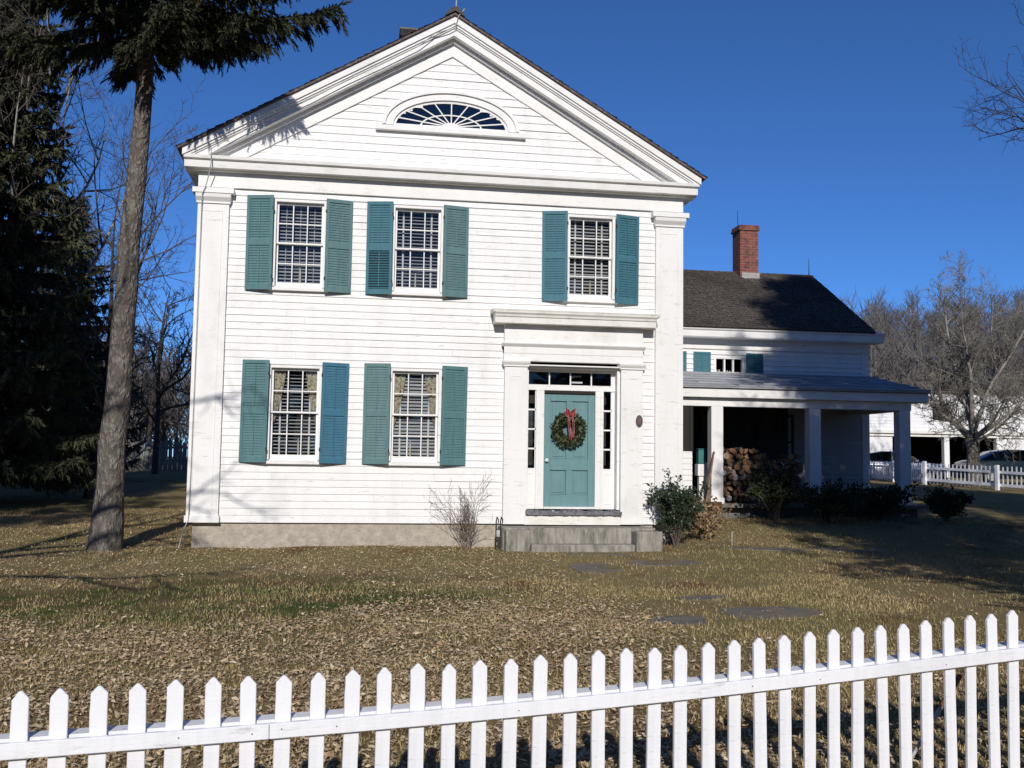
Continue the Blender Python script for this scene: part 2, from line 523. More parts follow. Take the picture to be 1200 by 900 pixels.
gxs = np.unique(np.concatenate([np.linspace(-1500, -60, 12), np.linspace(-60, -12, 25), np.linspace(-12, 20, 161), np.linspace(20, 120, 60), np.linspace(120, 1500, 12)]))
gys = np.unique(np.concatenate([np.linspace(-600, -30, 10), np.linspace(-30, -14, 12), np.linspace(-14, 18, 161), np.linspace(18, 160, 72), np.linspace(160, 2500, 14)]))
GX, GY = np.meshgrid(gxs, gys)
gv = np.stack([GX.ravel(), GY.ravel(), gz(GX, GY).ravel()], 1)
nx = len(gxs); ny = len(gys)
ii = (np.arange(ny - 1)[:, None] * nx + np.arange(nx - 1)[None, :]).ravel()
gf = np.stack([ii, ii + 1, ii + nx + 1, ii + nx], 1)
go = np_mesh('ground', gv, gf, M['ground'])
go.data.polygons.foreach_set('use_smooth', [True] * len(go.data.polygons))
tag(go, None, kind='structure')

# ================================================================== HOUSE
house = empty('farmhouse', (4.175, 0, 0), 'two storey white clapboard gable front house with teal shutters and a lower side wing', 'house')
EXPO = .118

def clapboards(mb, x0, x1, z0, z1, holes=(), y=0.0, expo=EXPO, clip=None, mapf=None, lip=.0125, rnd=True):
    """lapped boards on a plane; clip(z)->(xa,xb) limits a course; holes = (x0,x1,z0,z1)"""
    n = int(math.ceil((z1 - z0) / expo - 1e-6))
    mf = mapf or (lambda x, yy, z: (x, yy, z))
    rr = random.Random(3)
    for i in range(n):
        a = z0 + i * expo; b = min(a + expo, z1)
        lpf = 1
        lp0 = lip * (1 + (rr.uniform(-.25, .35) if rnd else 0))
        xa, xb = x0, x1
        xs = {xa, xb}
        jx = xa + rr.uniform(.6, 3.2)
        jl = {}
        while jx < xb - .4:
            xs.add(jx); jl[jx] = rr.uniform(.75, 1.4); jx += rr.uniform(2.2, 4.4)
        for h in holes:
            for q in h[:2]:
                if xa < q < xb: xs.add(q)
        xs = sorted(xs)
        for p, q in zip(xs, xs[1:]):
            mid = (p + q) / 2
            for jq in jl:
                if mid > jq: lpf = jl[jq]
            segs = [(a, b)]
            for h in holes:
                if h[0] < mid < h[1]:
                    ns = []
                    for s0, s1 in segs:
                        if h[3] <= s0 or h[2] >= s1: ns.append((s0, s1)); continue
                        if h[2] > s0: ns.append((s0, h[2]))
                        if h[3] < s1: ns.append((h[3], s1))
                    segs = ns
            for s0, s1 in segs:
                if s1 - s0 < .004: continue
                lp = lp0 * lpf
                if p in jl: p += .0016
                ya = y - lp * (b - s0) / (b - a); yb = y - lp * (b - s1) / (b - a)
                if clip:
                    c0, c1 = clip(s0), clip(s1)
                    pa, qa = max(p, c0[0]), min(q, c0[1]); pb, qb = max(p, c1[0]), min(q, c1[1])
                    if qa <= pa: continue
                    if qb < pb: pb = qb = (pb + qb) / 2
                else:
                    pa = pb = p; qa = qb = q
                mb.quad(mf(pa, ya, s0), mf(qa, ya, s0), mf(qb, yb, s1), mf(pb, yb, s1))
                if abs(s0 - a) < 1e-6:
                    mb.quad(mf(pa, y, s0), mf(qa, y, s0), mf(qa, ya, s0), mf(pa, ya, s0))

# ---- windows: (centre x, z bottom, z top)
WIN = [(1.665, 4.27, 5.755), (3.645, 4.27, 5.755), (6.675, 4.27, 5.755), (1.665, 1.385, 2.955), (3.66, 1.385, 2.955)]
WW = .885
holes = [(cx - WW / 2 + .02, cx + WW / 2 - .02, a + .0, b - .02) for cx, a, b in WIN] + [(5.2, 7.58, .3, 3.6)]
mb = MB(); clapboards(mb, .48, 7.87, .352, 5.885, holes)
mb.build('front_wall', M['clap'], house)
# tympanum boards
APX, RZ0 = 4.18, 6.45
def tclip(z):
    t = (8.60 - z) / .584
    return (APX - t, APX + t)
FANH = []
for k in range(8):
    f0, f1 = k / 8, (k + 1) / 8
    hwid = .99 * math.sqrt(1 - f1 * f1) + .02 if k < 7 else .42
    FANH.append((4.18 - hwid, 4.18 + hwid, 7.13 + .47 * f0, 7.13 + .47 * f1))
mb = MB(); clapboards(mb, .2, 8.2, 6.40, 8.6, FANH, expo=.135, clip=tclip)
mb.build('gable_wall', M['clap'], house)
# side and back walls
for sx, nm in ((0.06, -1), (8.29, 1)):
    mb = MB()
    clapboards(mb, .02, 10.6, .352, 6.2, mapf=(lambda x, y, z, sx=sx, nm=nm: (sx - nm * y, x, z)), y=0)
    mb.box(sx - .03 * nm - .03, sx - .03 * nm + .03, .05, 10.6, .34, 6.3)
    mb.build('side_wall', M['clap'], house)
mb = MB(); mb.box(.06, 8.29, 10.6, 10.66, .34, 6.4)
mb.prism([(.06, 6.4), (8.29, 6.4), (4.18, 8.8)], 10.6, 10.66)
mb.build('back_wall', M['clap'], house)
mb = MB()
mb.box(.09, 8.27, .04, 10.62, -.5, .345)
mb.build('foundation', M['granite'], house)
# dark rooms behind the windows
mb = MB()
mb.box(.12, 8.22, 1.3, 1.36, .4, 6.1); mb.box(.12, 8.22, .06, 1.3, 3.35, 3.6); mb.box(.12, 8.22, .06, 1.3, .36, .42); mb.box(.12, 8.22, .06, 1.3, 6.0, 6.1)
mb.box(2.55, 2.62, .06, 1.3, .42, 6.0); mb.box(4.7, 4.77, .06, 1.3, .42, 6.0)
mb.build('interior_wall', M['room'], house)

# ---- corner pilasters
for x0, x1 in ((0.0, .505), (7.848, 8.352)):
    mb = MB()
    mb.box(x0, x1, -.075, .12, .46, 5.60)
    d = 1 if x0 < 1 else 1
    for a, b in ((x0 + .075, x0 + .083), (x1 - .11, x1 - .102)):   # planted moulding strips of the panel
        mb.box(a, b, -.083, -.0755, .62, 5.48)
    mb.box(x0 + .083, x1 - .11, -.081, -.0755, 5.472, 5.48)
    mb.box(x0 - .022, x1 + .022, -.10, .13, .352, .462)      # plinth
    mb.box(x0 - .02, x1 + .02, -.10, .14, 5.603, 5.635)      # neck
    mb.prism([(-.095, 5.637), (.12, 5.637), (.12, 5.76), (-.16, 5.76), (-.15, 5.70)], x0 - .03, x1 + .03, 'x')
    mb.box(x0 - .08, x1 + .08, -.175, .16, 5.763, 5.85)      # abacus
    mb.build('corner_pilaster', M['trim'], house, .005)

# ---- frieze and cornice
mb = MB()
mb.box(-.01, 8.36, -.05, .1, 5.889, 6.14)
mb.build('frieze', M['trim'], house, .004)
mb = MB()
prof = [(.1, 6.142), (-.13, 6.142), (-.15, 6.165), (-.235, 6.165), (-.25, 6.285), (-.30, 6.30), (-.31, 6.355), (.1, 6.41)]
mb.prism([(p, q) for p, q in reversed(prof)], -.215, 8.565, 'x')
mb.build('cornice', M['trim'], house, .003)
# side eaves with boxed gutters
for sg, xa in ((-1, 0.0), (1, 8.35)):
    mb = MB()
    pr = [(xa, 6.142), (xa + sg * .22, 6.165), (xa + sg * .27, 6.30), (xa + sg * .33, 6.42), (xa, 6.44)]
    if sg > 0: pr = pr[::-1]
    mb.prism(pr, .101, 10.75, 'y')
    mb.build('eave', M['trim'], house)
# ---- raking cornice (two layers) and rake boards
SL = .584
def rake_strip(mb, top0, th, y0, y1, xl, sgn):
    """strip following the slope: top0 height at apex (vertical thickness th)"""
    if sgn < 0: mb.prism([(xl, top0 - (APX - xl) * SL - th), (APX, top0 - th), (APX, top0), (xl, top0 - (APX - xl) * SL)], y0, y1)
    else: mb.prism([(APX, top0 - th), (xl, top0 - (xl - APX) * SL - th), (xl, top0 - (xl - APX) * SL), (APX, top0)], y0, y1)
for sgn in (-1, 1):
    e = APX + sgn * 4.42
    mb = MB()
    rake_strip(mb, 9.035, .125, -.33, .1, e, sgn)
    rake_strip(mb, 8.908, .04, -.30, .1, APX + sgn * 4.40, sgn)
    rake_strip(mb, 8.866, .025, -.275, .1, APX + sgn * 4.38, sgn)
    # lower fascia board, cut where it meets the horizontal cornice
    xl = APX + sgn * (8.839 - 6.36) / SL
    xl2 = APX + sgn * (8.72 - 6.36) / SL
    pts = [(xl2, 6.36), (APX, 8.72), (APX, 8.839), (xl, 6.36)]
    mb.prism(pts if sgn < 0 else pts[::-1], -.25, .1)
    pts = [(APX + sgn * (8.718 - 6.40) / SL, 6.40), (APX + sgn * (8.655 - 6.40) / SL, 6.40), (APX, 8.655), (APX, 8.718)]
    mb.prism(pts if sgn < 0 else pts[::-1], -.11, .1)
    mb.build('raking_cornice', M['trim'], house, .003)
    mb = MB()
    pts = [(APX + sgn * (8.654 - 6.405) / SL, 6.405), (APX + sgn * (8.43 - 6.405) / SL, 6.405), (APX, 8.43), (APX, 8.654)]
    mb.prism(pts if sgn < 0 else pts[::-1], -.04, .08)
    mb.build('rake_board', M['trim'], house, .003)

# ---- roof in lapped courses with a ragged edge
def roof_courses(mb, p0, along, upv, L, H, n, lip=.02, rag=.03, seed=1, nsub=40):
    """p0 eave corner, along = unit vector of the eave, upv = unit vector up the slope"""
    rr = random.Random(seed)
    nrm = along.cross(upv).normalized()
    st = H / n
    for i in range(n):
        for k in range(nsub):
            a = L * k / nsub; b = L * (k + 1) / nsub
            j = rr.uniform(-rag, rag) if i else rr.uniform(-rag, 0)
            l2 = lip * rr.uniform(.6, 1.3)
            lo = p0 + upv * (i * st + j) + nrm * l2; hi = p0 + upv * ((i + 1) * st + .03) + nrm * .002
            A = lo + along * a; B = lo + along * b; C_ = hi + along * b; D = hi + along * a
            mb.quad(A, B, C_, D)
            mb.quad(A - nrm * l2 * 1.1, B - nrm * l2 * 1.1, B, A)
def slab(mb, p0, along, upv, L, H, th):
    nrm = along.cross(upv).normalized()
    c = [p0, p0 + along * L, p0 + along * L + upv * H, p0 + upv * H]
    d = [q - nrm * th for q in c]
    mb.quad(*c); mb.quad(*reversed(d))
    for i in range(4):
        j = (i + 1) % 4
        mb.quad(d[i], d[j], c[j], c[i])
SR = 11.0
HYP = math.hypot(4.5, 4.5 * SL)
mb = MB()
# left slope: eave runs front->back seen from outside with up to the right; orientation gives outward normal
upl = Vector((1, 0, SL)).normalized(); upr = Vector((-1, 0, SL)).normalized()
zE = 9.075 - 4.5 * SL
slab(mb, Vector((APX - 4.5, SR, zE)), Vector((0, -1, 0)), upl, SR + .37, HYP, .035)
roof_courses(mb, Vector((APX - 4.5, SR, zE)), Vector((0, -1, 0)), upl, SR + .38, HYP, 36, seed=4, nsub=30)
slab(mb, Vector((APX + 4.5, -.37, zE)), Vector((0, 1, 0)), upr, SR + .37, HYP, .035)
roof_courses(mb, Vector((APX + 4.5, -.38, zE)), Vector((0, 1, 0)), upr, SR + .38, HYP, 36, seed=5, nsub=30)
roof = mb.build('roof', M['shingle_red'], house)
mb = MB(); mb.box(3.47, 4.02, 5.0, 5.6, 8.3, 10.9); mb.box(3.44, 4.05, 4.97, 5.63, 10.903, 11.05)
mb.build('chimney', M['shadebrick'], roof, .006)
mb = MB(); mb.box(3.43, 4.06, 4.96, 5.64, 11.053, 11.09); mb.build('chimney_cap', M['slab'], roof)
# ridge cap + lightning rod + cable
mb = MB()
mb.prism([(APX - .17, 9.00), (APX, 9.10), (APX + .17, 9.00), (APX + .17, 9.03), (APX + .05, 9.17), (APX - .05, 9.17), (APX - .17, 9.03)][::-1], -.40, .05)
mb.build('ridge_cap', M['iron'], roof)
mb = MB(); mb.tube([(APX + .02, -.3, 9.12), (APX + .02, -.3, 9.22), (APX + .025, -.3, 9.75)], [.03, .011, .006], 6)
mb.build('lightning_rod', M['cable'], house)
mb = MB()
cp = [(APX + .16, -.40, 9.14), (APX + .05, -.37, 9.0), (APX + .02, -.355, 8.86), (APX - .1, -.345, 8.78), (APX - .35, -.345, 8.68)]
for t in (.6, 1.2, 1.8, 2.4, 3.0, 3.55):
    cp.append((APX - t, -.345 - .0, 8.86 - t * SL + .0 + random.uniform(-.012, .012) - .06))
cp += [(.22, -.345, 6.45), (.225, -.33, 6.22), (.19, -.26, 6.05), (.13, -.20, 5.84), (.085, -.19, 5.74), (.07, -.11, 5.58), (.066, -.092, 4.5), (.062, -.092, 3.0), (.058, -.094, 1.2), (.05, -.112, .40), (-.03, -.12, .2), (-.08, -.14, g1(-.08, -.14) + .01)]
mb.tube(cp, .0095, 5)
mb.build('ground_cable', M['cable'], house)

# ---- sash windows
def window(cx, z0, z1, idx):
    lower = z0 < 3
    mb = MB()
    xa, xb = cx - WW / 2, cx + WW / 2
    cw = .052
    mb.box(xa, xa + cw, -.045, .10, z0, z1); mb.box(xb - cw, xb, -.045, .10, z0, z1)
    mb.box(xa + cw, xb - cw, -.045, .10, z1 - .05, z1)
    mb.box(xa - .01, xb + .01, -.06, .02, z1 + .002, z1 + .022)
    wd = mb.build('window', M['trim'], house, .003)
    mb = MB()
    mb.prism([(-.085, z0 - .072), (.10, z0 - .072), (.10, z0 - .002), (-.085, z0 - .022)], xa - .045, xb + .045, 'x')
    mb.build('sill', M['trim'], wd, .003)
    ia, ib = xa + cw + .001, xb - cw - .001
    mid = (z0 + z1) / 2 + .0
    for k, (a, b, y, th) in enumerate(((mid - .012, z1 - .052, .028, .04), (z0, mid + .018, .070, .04))):
        mb = MB()
        st = .036
        bt = .085 if k else .03; tp = .035 if k == 0 else .03
        mb.box(ia, ia + st, y, y + th, a, b); mb.box(ib - st, ib, y, y + th, a, b)
        mb.box(ia + st, ib - st, y, y + th, a, a + bt); mb.box(ia + st, ib - st, y, y + th, b - tp, b)
        pa, pb = ia + st, ib - st
        for q in (1, 2):
            x = pa + (pb - pa) * q / 3
            mb.box(x - .009, x + .009, y + .004, y + th - .008, a + bt, b - tp)
        zz = (a + bt + b - tp) / 2
        mb.box(pa, pb, y + .0065, y + th - .0105, zz - .009, zz + .009)
        mb.build('sash', M['trim'], wd)
        mb = MB()
        for cq in range(3):
            for rq in range(2):
                qa, qb = pa + (pb - pa) * cq / 3, pa + (pb - pa) * (cq + 1) / 3
                za, zb = (a + bt, zz) if rq == 0 else (zz, b - tp)
                t1, t2 = random.uniform(-.002, .002), random.uniform(-.003, .003)
                yq = y + .022
                mb.quad((qa, yq - t1 - t2, za), (qb, yq + t1 - t2, za), (qb, yq + t1 + t2, zb), (qa, yq - t1 + t2, zb))
        mb.build('glass_pane', M['glass'], wd)
    # slatted blind
    mb = MB()
    n = int((z1 - z0 - .12) / .0585)
    rr = random.Random(idx)
    top = z1 - .06
    for k in range(n):
        z = top - .03 - k * .0585
        if lower and idx == 3 and z < z0 + .25 and False: continue
        dy = .019; dz = (.014, .012, .016, .010, .018)[idx] + rr.uniform(-.002, .002)
        sag = rr.uniform(-.003, .003)
        mb.quad((ia, .172 - dy, z - dz), (ib, .172 - dy, z - dz + sag), (ib, .172 + dy, z + dz + sag), (ia, .172 + dy, z + dz))
        mb.quad((ia, .172 - dy, z - dz), (ia, .172 + dy, z + dz - .003), (ib, .172 + dy, z + dz + sag - .003), (ib, .172 - dy, z - dz + sag - .003))
    mb.box(ia, ib, .145, .20, top - .015, top + .02)
    mb.build('blind', M['slat'], wd)
    if idx != 0:
        mb = MB()
        for q in (.19, .81):
            x = ia + (ib - ia) * q
            mb.box(x - .014, x + .014, .143, .147, z0 + .05, top)
        mb.build('blind_tape', M['tape'], wd)
    else:
        mb = MB()
        for q in (.2, .5, .8):
            x = ia + (ib - ia) * q
            mb.box(x - .004, x + .004, .143, .147, z0 + .05, top)
        mb.build('blind_tape', M['tape'], wd)
    if lower:
        for sgn in (-1, 1):
            mb = MB()
            N, K = 16, 14
            rows = []
            for i in range(N + 1):
                t = i / N
                z = z1 - .07 - t * (z1 - z0 - .08) * .58
                wdt = .225 - .165 * t ** 1.5
                row = []
                for j in range(K + 1):
                    u = j / K
                    x = (ia if sgn < 0 else ib) - sgn * wdt * u
                    row.append((x, .125 + .012 * math.sin(u * 17 + i * .1), z - .03 * math.sin(u * 3) * t))
                rows.append(row)
            for i in range(N):
                for j in range(K):
                    mb.quad(rows[i][j], rows[i][j + 1], rows[i + 1][j + 1], rows[i + 1][j], sm=True)
            if sgn < 0 or True:
                mb.build('curtain', M['curtain'], wd)
    return wd
for i, wv in enumerate(WIN):
    window(*wv, i)
# electric candles on the sills
CL = ['thin white candle standing behind the leftmost upstairs window', 'thin white candle standing behind the middle upstairs window',
      'thin white candle standing behind the upstairs window above the front door', 'thin white candle behind the ground floor window nearest the big tree trunk',
      'thin white candle behind the ground floor window nearest the front door']
for i, (cx, z0, z1) in enumerate(WIN):
    x = cx + (.02, -.02, .03, .07, -.06)[i]
    c = empty('window_candle', (x, .128, z0 + .005), CL[i], 'candle', 'candles in the front windows')
    mb = MB(); mb.tube([(x, .128, z0 + .005), (x, .128, z0 + .02), (x, .128, z0 + .03), (x, .128, z0 + .30)], [.03, .03, .0125, .0115], 8, cap=True)
    mb.build('candle_stick', M['candle'], c)
    mb = MB(); mb.tube([(x, .128, z0 + .301), (x, .128, z0 + .315), (x, .128, z0 + .335), (x, .128, z0 + .355)], [.006, .01, .009, .001], 6)
    mb.build('bulb', M['lamp'], c)

# ---- shutters
def shutter(hx, z0, z1, side, m, ang=13, w=.445, open_low=False, tilt=0.0, proud=.145, label=None, y_off=0.0, low_only=False):
    """hinged at hx; side=-1 hangs to the left of it, +1 to the right; hinge edge proud of the wall"""
    h = z1 - z0
    mb = MB()
    T = Matrix.Translation((hx, -proud + y_off, z0)) @ Matrix.Rotation(side * R(ang), 4, 'Z') @ Matrix.Rotation(tilt, 4, 'Y')
    s = side
    def bx(a, b, y0, y1, c, d):
        a, b = (a * s, b * s) if s > 0 else (b * s, a * s)
        mb.box(a, b, y0, y1, c, d, tf=T)
    th = .032
    st = .05
    bx(0, st, 0, th, 0, h); bx(w - st, w, 0, th, 0, h)
    mr = h * .50
    bx(st, w - st, .001, th - .001, 0, .09); bx(st, w - st, .001, th - .001, h - .06, h)
    bx(st, w - st, .001, th - .001, mr - .05, mr + .05)
    for a, b, op in ((.09, mr - .05, open_low), (mr + .05, h - .06, False)):
        n = int((b - a) / .042)
        for k in range(n):
            z = a + (k + .5) * (b - a) / n
            t = R(38) if op else R(72)
            dz = .023 * math.sin(t); dy = .023 * math.cos(t)
            xa, xb = (st * s, (w - st) * s)
            # front edge low
            c = th * .5
            mb.quad(*[T @ Vector(q) for q in ((xa, c - dy, z - dz), (xb, c - dy, z - dz), (xb, c + dy, z + dz), (xa, c + dy, z + dz))])
        if not op:
            mb.box(min(st * s, (w - st) * s), max(st * s, (w - st) * s), th * .86, th * .9, a, b, tf=T)
        bx(w / 2 - .007, w / 2 + .007, -.006, .006, a + .03, b - .03)
    o = mb.build('shutter', m, house, .002)
    # iron hinges
    for z in (.22, h - .22):
        hb = MB(); hb.box(-.012, .012, -.004, .012, z - .03, z + .03, tf=T); hb.build('hinge', M['iron'], o)
    if label: o['label'] = label
    return o
hw = WW / 2
UZ, LZ = (4.195, 5.785), (1.335, 3.02)
sm = [('sh_green', 'sh_grey'), ('sh_teal', 'sh_grey'), ('sh_teal', 'sh_teal'), ('sh_green', 'sh_blue'), ('sh_grey', 'sh_green')]
for i, (cx, a, b) in enumerate(WIN):
    z0, z1 = UZ if a > 3 else LZ
    lb = {1: 'shutter with its lower slats open', 3: None}.get(i)
    shutter(cx - hw + .01, z0, z1, -1, M[sm[i][0]], ang=random.uniform(11, 14), open_low=(i == 1), tilt=random.uniform(-.004, .008), label=lb)
    shutter(cx + hw - .01, z0, z1 - .01, 1, M[sm[i][1]], ang=random.uniform(11, 14), tilt=random.uniform(-.004, .010), label='brighter blue shutter' if i == 3 else None)

# ---- fan window in the gable
FX, FZ, FA, FB = 4.18, 7.155, .97, .455
def ell_pts(a, b, n=36, t0=0, t1=math.pi):
    return [(FX + a * math.cos(t0 + (t1 - t0) * i / n), FZ + b * math.sin(t0 + (t1 - t0) * i / n)) for i in range(n + 1)]
mb = MB()
def arc_band(mb, a0, b0, a1, b1, y0, y1, n=40):
    P, Q = ell_pts(a0, b0, n), ell_pts(a1, b1, n)
    for i in range(n):
        mb.prism([Q[i], Q[i + 1], P[i + 1], P[i]][::-1], y0, y1)
arc_band(mb, 1.0, .485, 1.13, .60, -.05, .03)
arc_band(mb, 1.132, .602, 1.19, .645, -.085, .03)
arc_band(mb, .955, .44, .998, .483, -.015, .03)
fan = mb.build('fan_window', M['trim'], house)
mb = MB(); mb.box(FX - 1.30, FX + 1.30, -.10, .03, 7.045, 7.125); mb.box(FX - .99, FX + .99, -.03, .03, 7.127, 7.185)
mb.build('sill', M['trim'], fan, .004)
mb = MB()
for k in range(1, 10):
    t = math.pi * k / 10
    p0 = Vector((FX + .13 * math.cos(t), 0, FZ + .02 + .075 * math.sin(t)))
    p1 = Vector((FX + .97 * math.cos(t), 0, FZ + .455 * math.sin(t)))
    d = (p1 - p0).normalized(); nrm = Vector((-d.z, 0, d.x)) * .0095
    mb.prism([(q.x, q.z) for q in (p0 - nrm, p1 - nrm, p1 + nrm, p0 + nrm)], -.012, .008)
arc_band(mb, .52, .225, .545, .245, -.009, .006, 24)
arc_band(mb, .02, .01, .16, .10, -.016, .006, 14)
mb.build('muntins', M['trim'], fan)
mb = MB(); pts = ell_pts(.96, .445)
mb.quad(*[(x, .014, z) for x, z in pts])
mb.build('glass_pane', M['fanglass'], fan)
mb = MB()
pts = ell_pts(.99, .475)
mb.quad(*[(x, .45, z) for x, z in pts])
mb.box(FX - 1, FX + 1, .04, .45, 7.14, 7.15)
mb.build('attic_shade', M['room'], fan)

# ---- entrance
for x0, x1 in ((5.17, 5.565), (7.215, 7.61)):
    ent = MB()
    ent.box(x0, x1, -.125, .02, .352, 3.03)
    a, b = x0 + .13, x0 + .20
    ent.box(x0 + .09, x0 + .098, -.131, -.1255, .55, 2.86); ent.box(x1 - .098, x1 - .09, -.131, -.1255, .55, 2.86)
    ent.box(x0 + .12, x1 - .13, -.131, -.1255, 2.86, 2.87)
    ent.box(x0 - .02, x1 + .02, -.15, .02, 3.032, 3.06)
    ent.prism([(-.15, 3.062), (.02, 3.062), (.02, 3.13), (-.185, 3.13), (-.178, 3.10)], x0 - .04, x1 + .04, 'x')
    ent.build('entrance_pilaster', M['trim'], house, .003)
mb = MB()
mb.box(5.15, 7.61, -.12, .02, 3.132, 3.375)
mb.box(5.15, 7.61, -.128, .0, 3.26, 3.374)
mb.prism([(-.13, 3.377), (.02, 3.377), (.02, 3.44), (-.18, 3.44), (-.175, 3.42)], 5.12, 7.64, 'x')
mb.box(5.155, 7.605, -.125, .02, 3.442, 3.755)
mb.build('entablature', M['trim'], house, .003)
mb = MB()
mb.prism([(-.30, 3.757), (.02, 3.757), (.02, 4.0), (-.37, 3.975), (-.365, 3.93), (-.335, 3.90), (-.325, 3.865), (-.305, 3.86)], 4.965, 7.795, 'x')
mb.prism([(-.36, 3.932), (.0, 3.932), (.0, 4.01), (-.38, 3.985)], 4.915, 7.845, 'x')
mb.build('door_hood', M['hood'], house, .003)
# recess lining
mb = MB()
mb.box(5.567, 5.600, -.05, .20, .60, 3.02); mb.box(7.165, 7.213, -.05, .20, .60, 3.02)
mb.box(5.567, 7.213, -.06, .20, 3.022, 3.05); mb.box(5.567, 7.213, -.15, -.02, 3.052, 3.075)
mb.box(5.60, 7.165, .10, .17, 2.655, 2.752)                    # transom bar
mb.box(5.60, 7.165, .12, .17, 2.975, 3.02)
for x0, x1 in ((5.76, 5.905), (6.815, 6.958)):
    mb.box(x0, x1, .10, .17, .60, 2.653)
    mb.box(x0 + (.0 if x0 < 6 else .09), x0 + (.05 if x0 < 6 else .143), .085, .0995, .60, 2.653)
for x0, x1 in ((5.60, 5.76), (6.958, 7.165)):
    mb.box(x0, x1, .125, .17, .60, 1.30)
    mb.box(x0 + .03, x1 - .03, .118, .1245, .68, .70); mb.box(x0 + .03, x1 - .03, .118, .1245, 1.20, 1.22)
mb.box(7.112, 7.165, .12, .17, 1.302, 2.653)
mb.build('door_frame', M['trim'], house, .003)
mb = MB()
for k in range(1, 4):
    x = 5.62 + (7.12 - 5.62) * k / 4
    mb.box(x - .011, x + .011, .125, .16, 2.754, 2.973)
mb.box(7.10, 7.164, .12, .168, 2.754, 2.973)
tr_ = mb.build('transom_window', M['trim'], house)
mb = MB(); mb.quad((5.60, .15, 2.754), (7.12, .15, 2.754), (7.12, .15, 2.973), (5.60, .15, 2.973)); mb.build('glass_pane', M['glass'], tr_)
for x0, x1 in ((5.60, 5.76), (6.958, 7.112)):
    mb = MB()
    for k in range(1, 4):
        z = 1.30 + (2.653 - 1.30) * k / 4
        mb.box(x0, x1, .127, .16, z - .014, z + .014)
    mb.box(x0, x0 + .012, .127, .162, 1.302, 2.65); mb.box(x1 - .012, x1, .127, .162, 1.302, 2.65)
    sd = mb.build('sidelight', M['trim'], house)
    mb = MB(); mb.quad((x0, .15, 1.30), (x1, .15, 1.30), (x1, .15, 2.653), (x0, .15, 2.653)); mb.build('glass_pane', M['glass'], sd)
# small white shape set behind the transom glass
mb = MB(); mb.tube([(6.40, .30, 2.90), (6.47, .30, 2.925), (6.60, .30, 2.93)], [.035, .02, .012], 8, cap=True); mb.box(6.42, 6.62, .28, .30, 2.80, 2.83)
mb.build('transom_white_shape', M['knob'], tr_)
# the door
mb = MB()
X0, X1, Z0, Z1 = 5.907, 6.813, .645, 2.60
rails = [(Z0, Z0 + .20), (1.27, 1.47), (Z1 - .13, Z1)]
yD, yP = .135, .165
for a, b in rails: mb.box(X0 + .12, X1 - .12, yD, .18, a, b)
for a, b in ((X0, X0 + .12), (X1 - .12, X1)): mb.box(a, b, yD, .18, Z0, Z1)
xm = (X0 + X1) / 2
for a, b in ((rails[0][1], rails[1][0]), (rails[1][1], rails[2][0])):
    mb.box(xm - .055, xm + .055, yD, .18, a, b)
    for p, q in ((X0 + .12, xm - .055), (xm + .055, X1 - .12)):
        mb.box(p, q, yP, .175, a, b)
        mb.box(p + .035, q - .035, yP - .012, yP - .001, a + .035, b - .035)
dr = mb.build('door', M['door'], house, .006)
mb = MB(); kx, kz = 5.96, 1.44
for i in range(6):
    pass
mb.tube([(kx, .134, kz), (kx, .11, kz), (kx, .10, kz), (kx, .085, kz), (kx, .07, kz), (kx, .063, kz)], [.028, .012, .024, .034, .026, .004], 12)
mb.build('door_knob', M['knob'], dr)
mb = MB(); mb.box(X0, X1, .10, .18, 2.602, 2.652); mb.box(X0, X1, .19, .2, .6, 2.7); mb.build('door_head', M['dark'], house)
mb = MB(); mb.box(5.90, 6.82, .05, .18, .604, .643); mb.build('door_sill', M['trim'], house, .004)
mb = MB()
rr = random.Random(5)
n = 34
for k in range(n):
    a = 5.555 + 1.665 * k / n; b = a + 1.665 / n
    mb.box(a, b, -.21 + rr.uniform(-.012, .012), .12, .515, .585 + rr.uniform(-.012, .014))
mb.build('threshold', M['lead'], house)
mb = MB(); mb.box(5.53, 7.21, -.155, .1, .345, .513); mb.build('threshold_board', M['hood'], house, .004)
mb = MB(); mb.box(5.3, 7.5, .21, .25, .36, 3.5); mb.build('hall_wall', M['room'], house)
bpy.data.objects['hall_wall'].location.y += .55

# ---- plaque
pl = empty('plaque', (7.54, -.13, 2.14), 'small dark oval plaque with reddish centre on the wall right of the front door', 'plaque')
def disc(mb, cx, cz, a, b, y0, y1, n=24, mi=0):
    mb.prism([(cx + a * math.cos(2 * math.pi * i / n), cz + b * math.sin(2 * math.pi * i / n)) for i in range(n)], y0, y1, mi=mi)
mb = MB(); disc(mb, 7.54, 2.14, .062, .105, -.148, -.132); mb.build('backing', M['plaque'], pl, .004)
mb = MB(); disc(mb, 7.54, 2.145, .036, .058, -.154, -.1485); mb.build('emblem', M['plaque_c'], pl)

# ---- wreath
wr = empty('wreath', (6.325, .10, 1.98), 'round evergreen wreath with red bow hanging on the teal front door', 'wreath')
rr = random.Random(11)
mb = MB()
for i in range(900):
    t = rr.uniform(0, 2 * math.pi); ph = rr.uniform(0, 2 * math.pi)
    tr = .075 * math.sqrt(rr.random())
    rad = .215 + tr * math.cos(ph)
    c = Vector((6.325 + rad * math.cos(t), .075 - abs(tr * math.sin(ph)) * 1.0, 1.98 + rad * math.sin(t)))
    out = Vector((math.cos(t + rr.uniform(-.9, .9)) * math.cos(ph), -.35 - rr.random() * .6, math.sin(t + rr.uniform(-.9, .9)) * math.cos(ph) )).normalized()
    L = rr.uniform(.045, .085)
    sd = out.cross(Vector((rr.uniform(-1, 1), rr.uniform(-1, 1), rr.uniform(-1, 1)))).normalized() * L * .28
    m_ = c + out * L * .5
    mb.quad(c, m_ + sd, c + out * L, m_ - sd)
